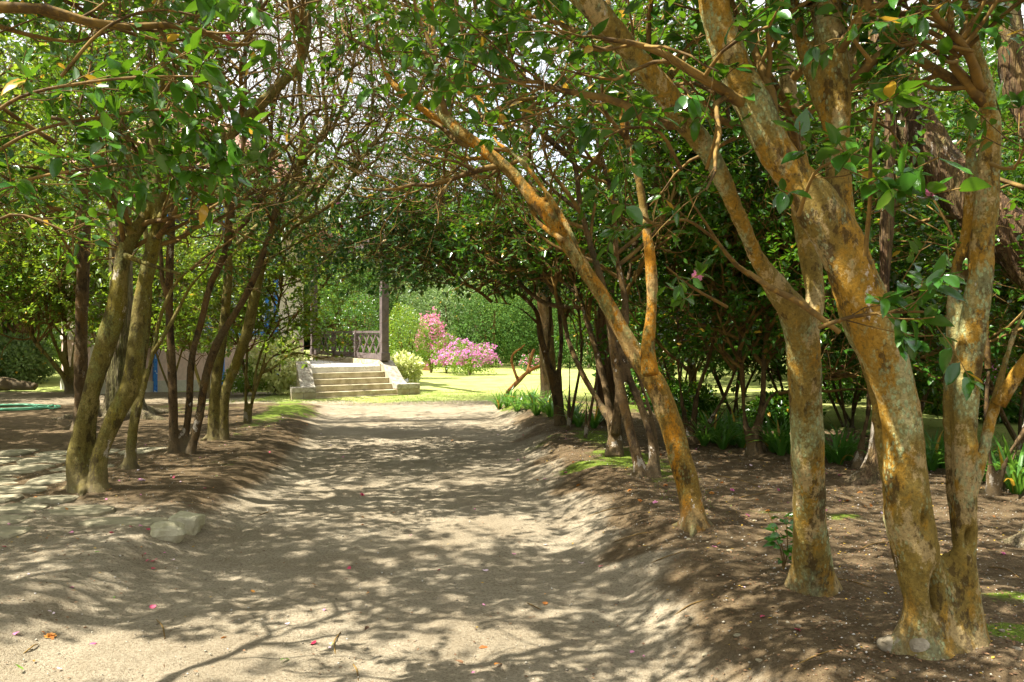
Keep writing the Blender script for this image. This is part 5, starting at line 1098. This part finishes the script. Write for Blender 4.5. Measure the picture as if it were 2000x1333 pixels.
tag(link('leaf_litter', leaf_mesh('leaf_litter', LEAF2, np.stack([x, y, z + .008], -1), nrm(d_), nrm(np.array([0, 0, 1.]) + g.normal(size=(N, 3)) * .25), .010 + .018 * g.random(N)), M['litter']), 'crumbled brown leaf litter under the camellias', 'litter', kind='stuff')
x, y, z = scatter(23000, -7, 7, 3.6, 13, None, 1.3)
P = np.stack([x, y], -1); r_ = x - edge_r(y) + .16 * vnoise(P, .9, 3); mk = (.75 * np.exp(-((r_ - 1.15) / .45) ** 2) * sstep(6, 8, y) + .6 * np.exp(-((x - 2.35) ** 2 + (y - 4.2) ** 2) / .1)) > .35 + .3 * g.random(len(x))
x, y, z = x[mk], y[mk], z[mk]; N = len(x); d_ = nrm(g.normal(size=(N, 3)) * .35 + np.array([0, 0, 1.]))
if N: tag(link('moss', leaf_mesh('moss', LEAF2, np.stack([x, y, z + .003], -1), d_, g.normal(size=(N, 3)), .008 + .012 * g.random(N)), M['grass']), 'bright green moss patches on the banks', 'moss', kind='stuff')
n = 24000; x = -7 + 13 * g.random(n); y = 20.8 + 6 * g.random(n) ** 1.3; k = g.random(n) < sstep(20.8, 22.6, y + .5 * vnoise(np.stack([x, y], -1), .8, 31)); x, y = x[k], y[k]; z = height(x, y); N = len(x)
tag(link('lawn_grass', leaf_mesh('lawn_grass', STRIP, np.stack([x, y, z - .003], -1), nrm(g.normal(size=(N, 3)) * .3 + np.array([0, 0, 1.])), g.normal(size=(N, 3)), .025 + .03 * g.random(N)), M['grass']), 'short mown grass along the front of the lawn', 'grass', kind='stuff')
# pebbles one can pick apart
PB = [rock_mesh('pebble', 1, .8, .6, 40 + i, M[['rock', 'stone', 'flag'][i % 3]], 0, 2) for i in range(6)]
x, y, z = scatter(90, .6, 3.6, 3.7, 8, None, 1.8)
for i in range(len(x)):
    o = bpy.data.objects.new('pebble', PB[i % 6]); COL.objects.link(o); s = .006 + .014 * g.random() ** 2; o.scale = (s * 1.2, s, s * .7); o.location = (x[i], y[i], z[i] + s * .15); o.rotation_euler = (0, 0, g.random() * 6)
    c = ['brownish', 'grey', 'pale'][i % 3]; tag(o, c + ' pebble lying loose on the bank in front of the right-hand trunks', 'pebble', c + ' pebbles on the right bank')
# petals, leaves, dropped flowers
def petal_mesh(mat, i):
    V = []; n = 8
    for k in range(n):
        a = 2 * math.pi * k / n; r = 1 + .12 * math.sin(2 * a + i); V.append((math.cos(a) * r, math.sin(a) * .75 * r, .28 * abs(math.cos(a)) + .06 * math.sin(3 * a + i)))
    V.append((0, 0, .0)); me = bpy.data.meshes.new('petal'); me.from_pydata(V, [], [(k, (k + 1) % n, n) for k in range(n)]); me.materials.append(M[mat])
    for p_ in me.polygons: p_.use_smooth = True
    return me
curl = [rich_leaf('fallen_leaf', b_, w_) for b_, w_ in ((.35, .25), (-.3, .3), (.6, .22))]
def leafm(mat): 
    r = []
    for c in curl: c2 = c.copy(); c2.materials.append(M[mat]); r.append(c2)
    return r
kindsG = [('fallen_petal', [petal_mesh('petal_pink', i) for i in range(3)], 'small pink camellia petal fallen', 'petal', 'pink petals', 105, (.009, .016), None),
          ('fallen_petal', [petal_mesh('petal_pale', i) for i in range(3)], 'pale pink camellia petal fallen', 'petal', 'pale petals', 60, (.009, .016), None),
          ('fallen_petal', [petal_mesh('petal_red', i) for i in range(3)], 'crimson camellia petal fallen', 'petal', 'crimson petals', 36, (.011, .018), None),
          ('fallen_leaf', leafm('leaf_fallen'), 'small curled orange leaf fallen', 'fallen leaf', 'orange leaves', 110, (.02, .042), None),
          ('fallen_leaf', leafm('leaf_brown'), 'small curled dark brown leaf fallen', 'fallen leaf', 'brown leaves', 80, (.02, .045), None),
          ('fallen_leaf', leafm('leaf_green'), 'small green leaf scrap fallen', 'fallen leaf', 'green leaves', 14, (.02, .04), None)]
hot = {'crimson petals': [(282, 1085), (285, 1098), (300, 1098), (300, 1113), (256, 1031), (289, 1036), (218, 1043), (299, 1188), (612, 1260), (681, 1114), (1558, 1234), (1490, 1208), (182, 1262)],
       'pink petals': [(140, 1150), (272, 938), (925, 1320), (1238, 1279), (1262, 1285), (1150, 1311), (32, 1240), (139, 1043), (275, 1030), (775, 1205), (1540, 985), (1395, 1070)],
       'pale petals': [(28, 1016), (100, 1200), (295, 1065), (1065, 1066), (1135, 1102), (948, 1117), (1160, 1145), (338, 1096)],
       'orange leaves': [(100, 1245), (135, 1001), (436, 1250), (66, 1293), (715, 1162), (965, 1306), (935, 1272), (1065, 1180), (1066, 1164), (1510, 1196), (62, 976), (5, 1183), (170, 1227), (612, 1145), (490, 1157)],
       'brown leaves': [(905, 1303), (52, 1015), (1600, 1280), (718, 1228)], 'green leaves': [(225, 1168), (48, 1314), (548, 1296)]}
for nm, ms, lab, cat, grp, n, (s0, s1), _ in kindsG:
    x, y, z = scatter(n, -6.5, 6, 3.7, 17, lambda r, l, x, y: .35 + .65 * sstep(0, .8, np.maximum(r, l)), 1.5)
    pts = [G(*p) for p in hot.get(grp, [])] + [np.array(q) for q in zip(x, y, z)]
    for i, p in enumerate(pts[:n]):
        o = bpy.data.objects.new(nm, ms[i % 3]); COL.objects.link(o); s = (s0 + (s1 - s0) * g.random()) * 1.2; s *= 1.25 if i < len(hot.get(grp, [])) else 1
        o.scale = (s, s, s); o.location = (p[0], p[1], p[2] + s * .2 + .004); o.rotation_euler = (g.normal() * .25, g.normal() * .25, g.random() * 6.28); zn = 'on the path' if edge_l(p[1]) < p[0] < edge_r(p[1]) else ('on the left bank and paving' if p[0] < 0 else 'under the right-hand trees'); dd_ = 'close to the camera' if p[1] < 6 else ('in the middle distance' if p[1] < 10 else 'farther off')
        tag(o, lab + ' ' + zn + ' ' + dd_, cat, grp + ' ' + zn + ' ' + dd_)
def ff(label, px, py, c, s=.03, group=None):
    p = G(px, py) if py else px; o = bpy.data.objects.new('fallen_flower', FLW2[c]); COL.objects.link(o); o.location = (p[0], p[1], p[2] + s * .1); o.scale = (s, s, s); o.rotation_euler = (g.normal() * .4, g.normal() * .4, g.random() * 6); tag(o, label, 'flower', group)
FLW2 = dict(FLW); FLW2['brown'] = flower_mesh('flower', M['leaf_fallen'])
ff('dark red camellia head lying alone in the middle of the path', 707, 969, 'red', .035)
ff('small red-brown camellia head on the path nearer than the other red one', 857, 1117, 'red', .022)
ff('pale pink camellia head beside the foot of the triple-stemmed tree', 276, 941, 'pale', .04)
ff('pale pink camellia head on the stone paving at the left picture edge', 28, 1018, 'pale', .03)
ff('withered rusty camellia head at the lower left of the path', 98, 1246, 'brown', .034)
ff('withered orange camellia head on the path above the dry upright twig', 436, 1251, 'brown', .024)
ff('withered orange camellia head near the foot of the triple-stemmed tree', 135, 1001, 'brown', .026)
for i, (px, py) in enumerate([(1300, 950), (1410, 945), (1345, 960), (1480, 935), (1560, 950), (1330, 905), (1290, 890), (1655, 980), (1680, 965), (1700, 990), (1120, 905), (1050, 940), (1130, 950), (1230, 960), (1480, 980), (1500, 1000), (1390, 965), (1250, 980)]):
    ff('withered orange-brown camellia head lying under the right-hand trees', px, py, 'brown', .026, 'withered camellia heads under the right-hand trees')
for i, (px, py) in enumerate([(1280, 985), (1610, 1000), (1520, 960), (1460, 1010), (1580, 960), (1430, 960), (1360, 880), (1640, 930), (1960, 1085), (1105, 925)]):
    ff('pink camellia head lying under the right-hand trees', px, py, 'pink', .028, 'pink camellia heads under the right-hand trees')
# fallen twigs
tw = [((322, 1250), (305, 1212)), ((665, 1237), (655, 1280)), ((45, 1280), (75, 1260)), ((1440, 975), (1495, 965)), ((1400, 930), (1480, 950)), ((1310, 1210), (1400, 1170)), ((1620, 1130), (1700, 1150)), ((1470, 1060), (1560, 1055)), ((1560, 1300), (1640, 1270)), ((690, 1300), (700, 1333)), ((1150, 1010), (1230, 990)), ((1850, 1000), (1900, 1015)), ((1740, 1060), (1670, 1080)), ((1200, 1060), (1280, 1040)), ((1930, 1110), (1990, 1130)), ((1240, 1120), (1330, 1080)), ((500, 1010), (530, 1000)), ((1030, 1180), (1060, 1195))]
for i, (a, b) in enumerate(tw):
    p, q = G(*a), G(*b); mid = (p + q) / 2 + np.array([g.normal() * .02, g.normal() * .02, .012]); Pr, Rr = resample(np.array([p, mid, q]) + np.array([0, 0, .006]), np.array([.003, .0035, .002]) * 1.2, .03)
    V, f = tube1(Pr, Rr, 5, True); tag(link('fallen_twig', mesh_np('fallen_twig', V - p, f, True), M['twig']), 'thin dry twig lying on the ground ' + ('on the sandy path' if a[0] < 1100 else 'under the right-hand trees'), 'twig', 'dry twigs ' + ('on the path' if a[0] < 1100 else 'under the right-hand trees')).location = tuple(p)

print('TRIS', sum(len(m.polygons) * (1 if len(m.polygons) > 2000 else 1) for m in bpy.data.meshes))
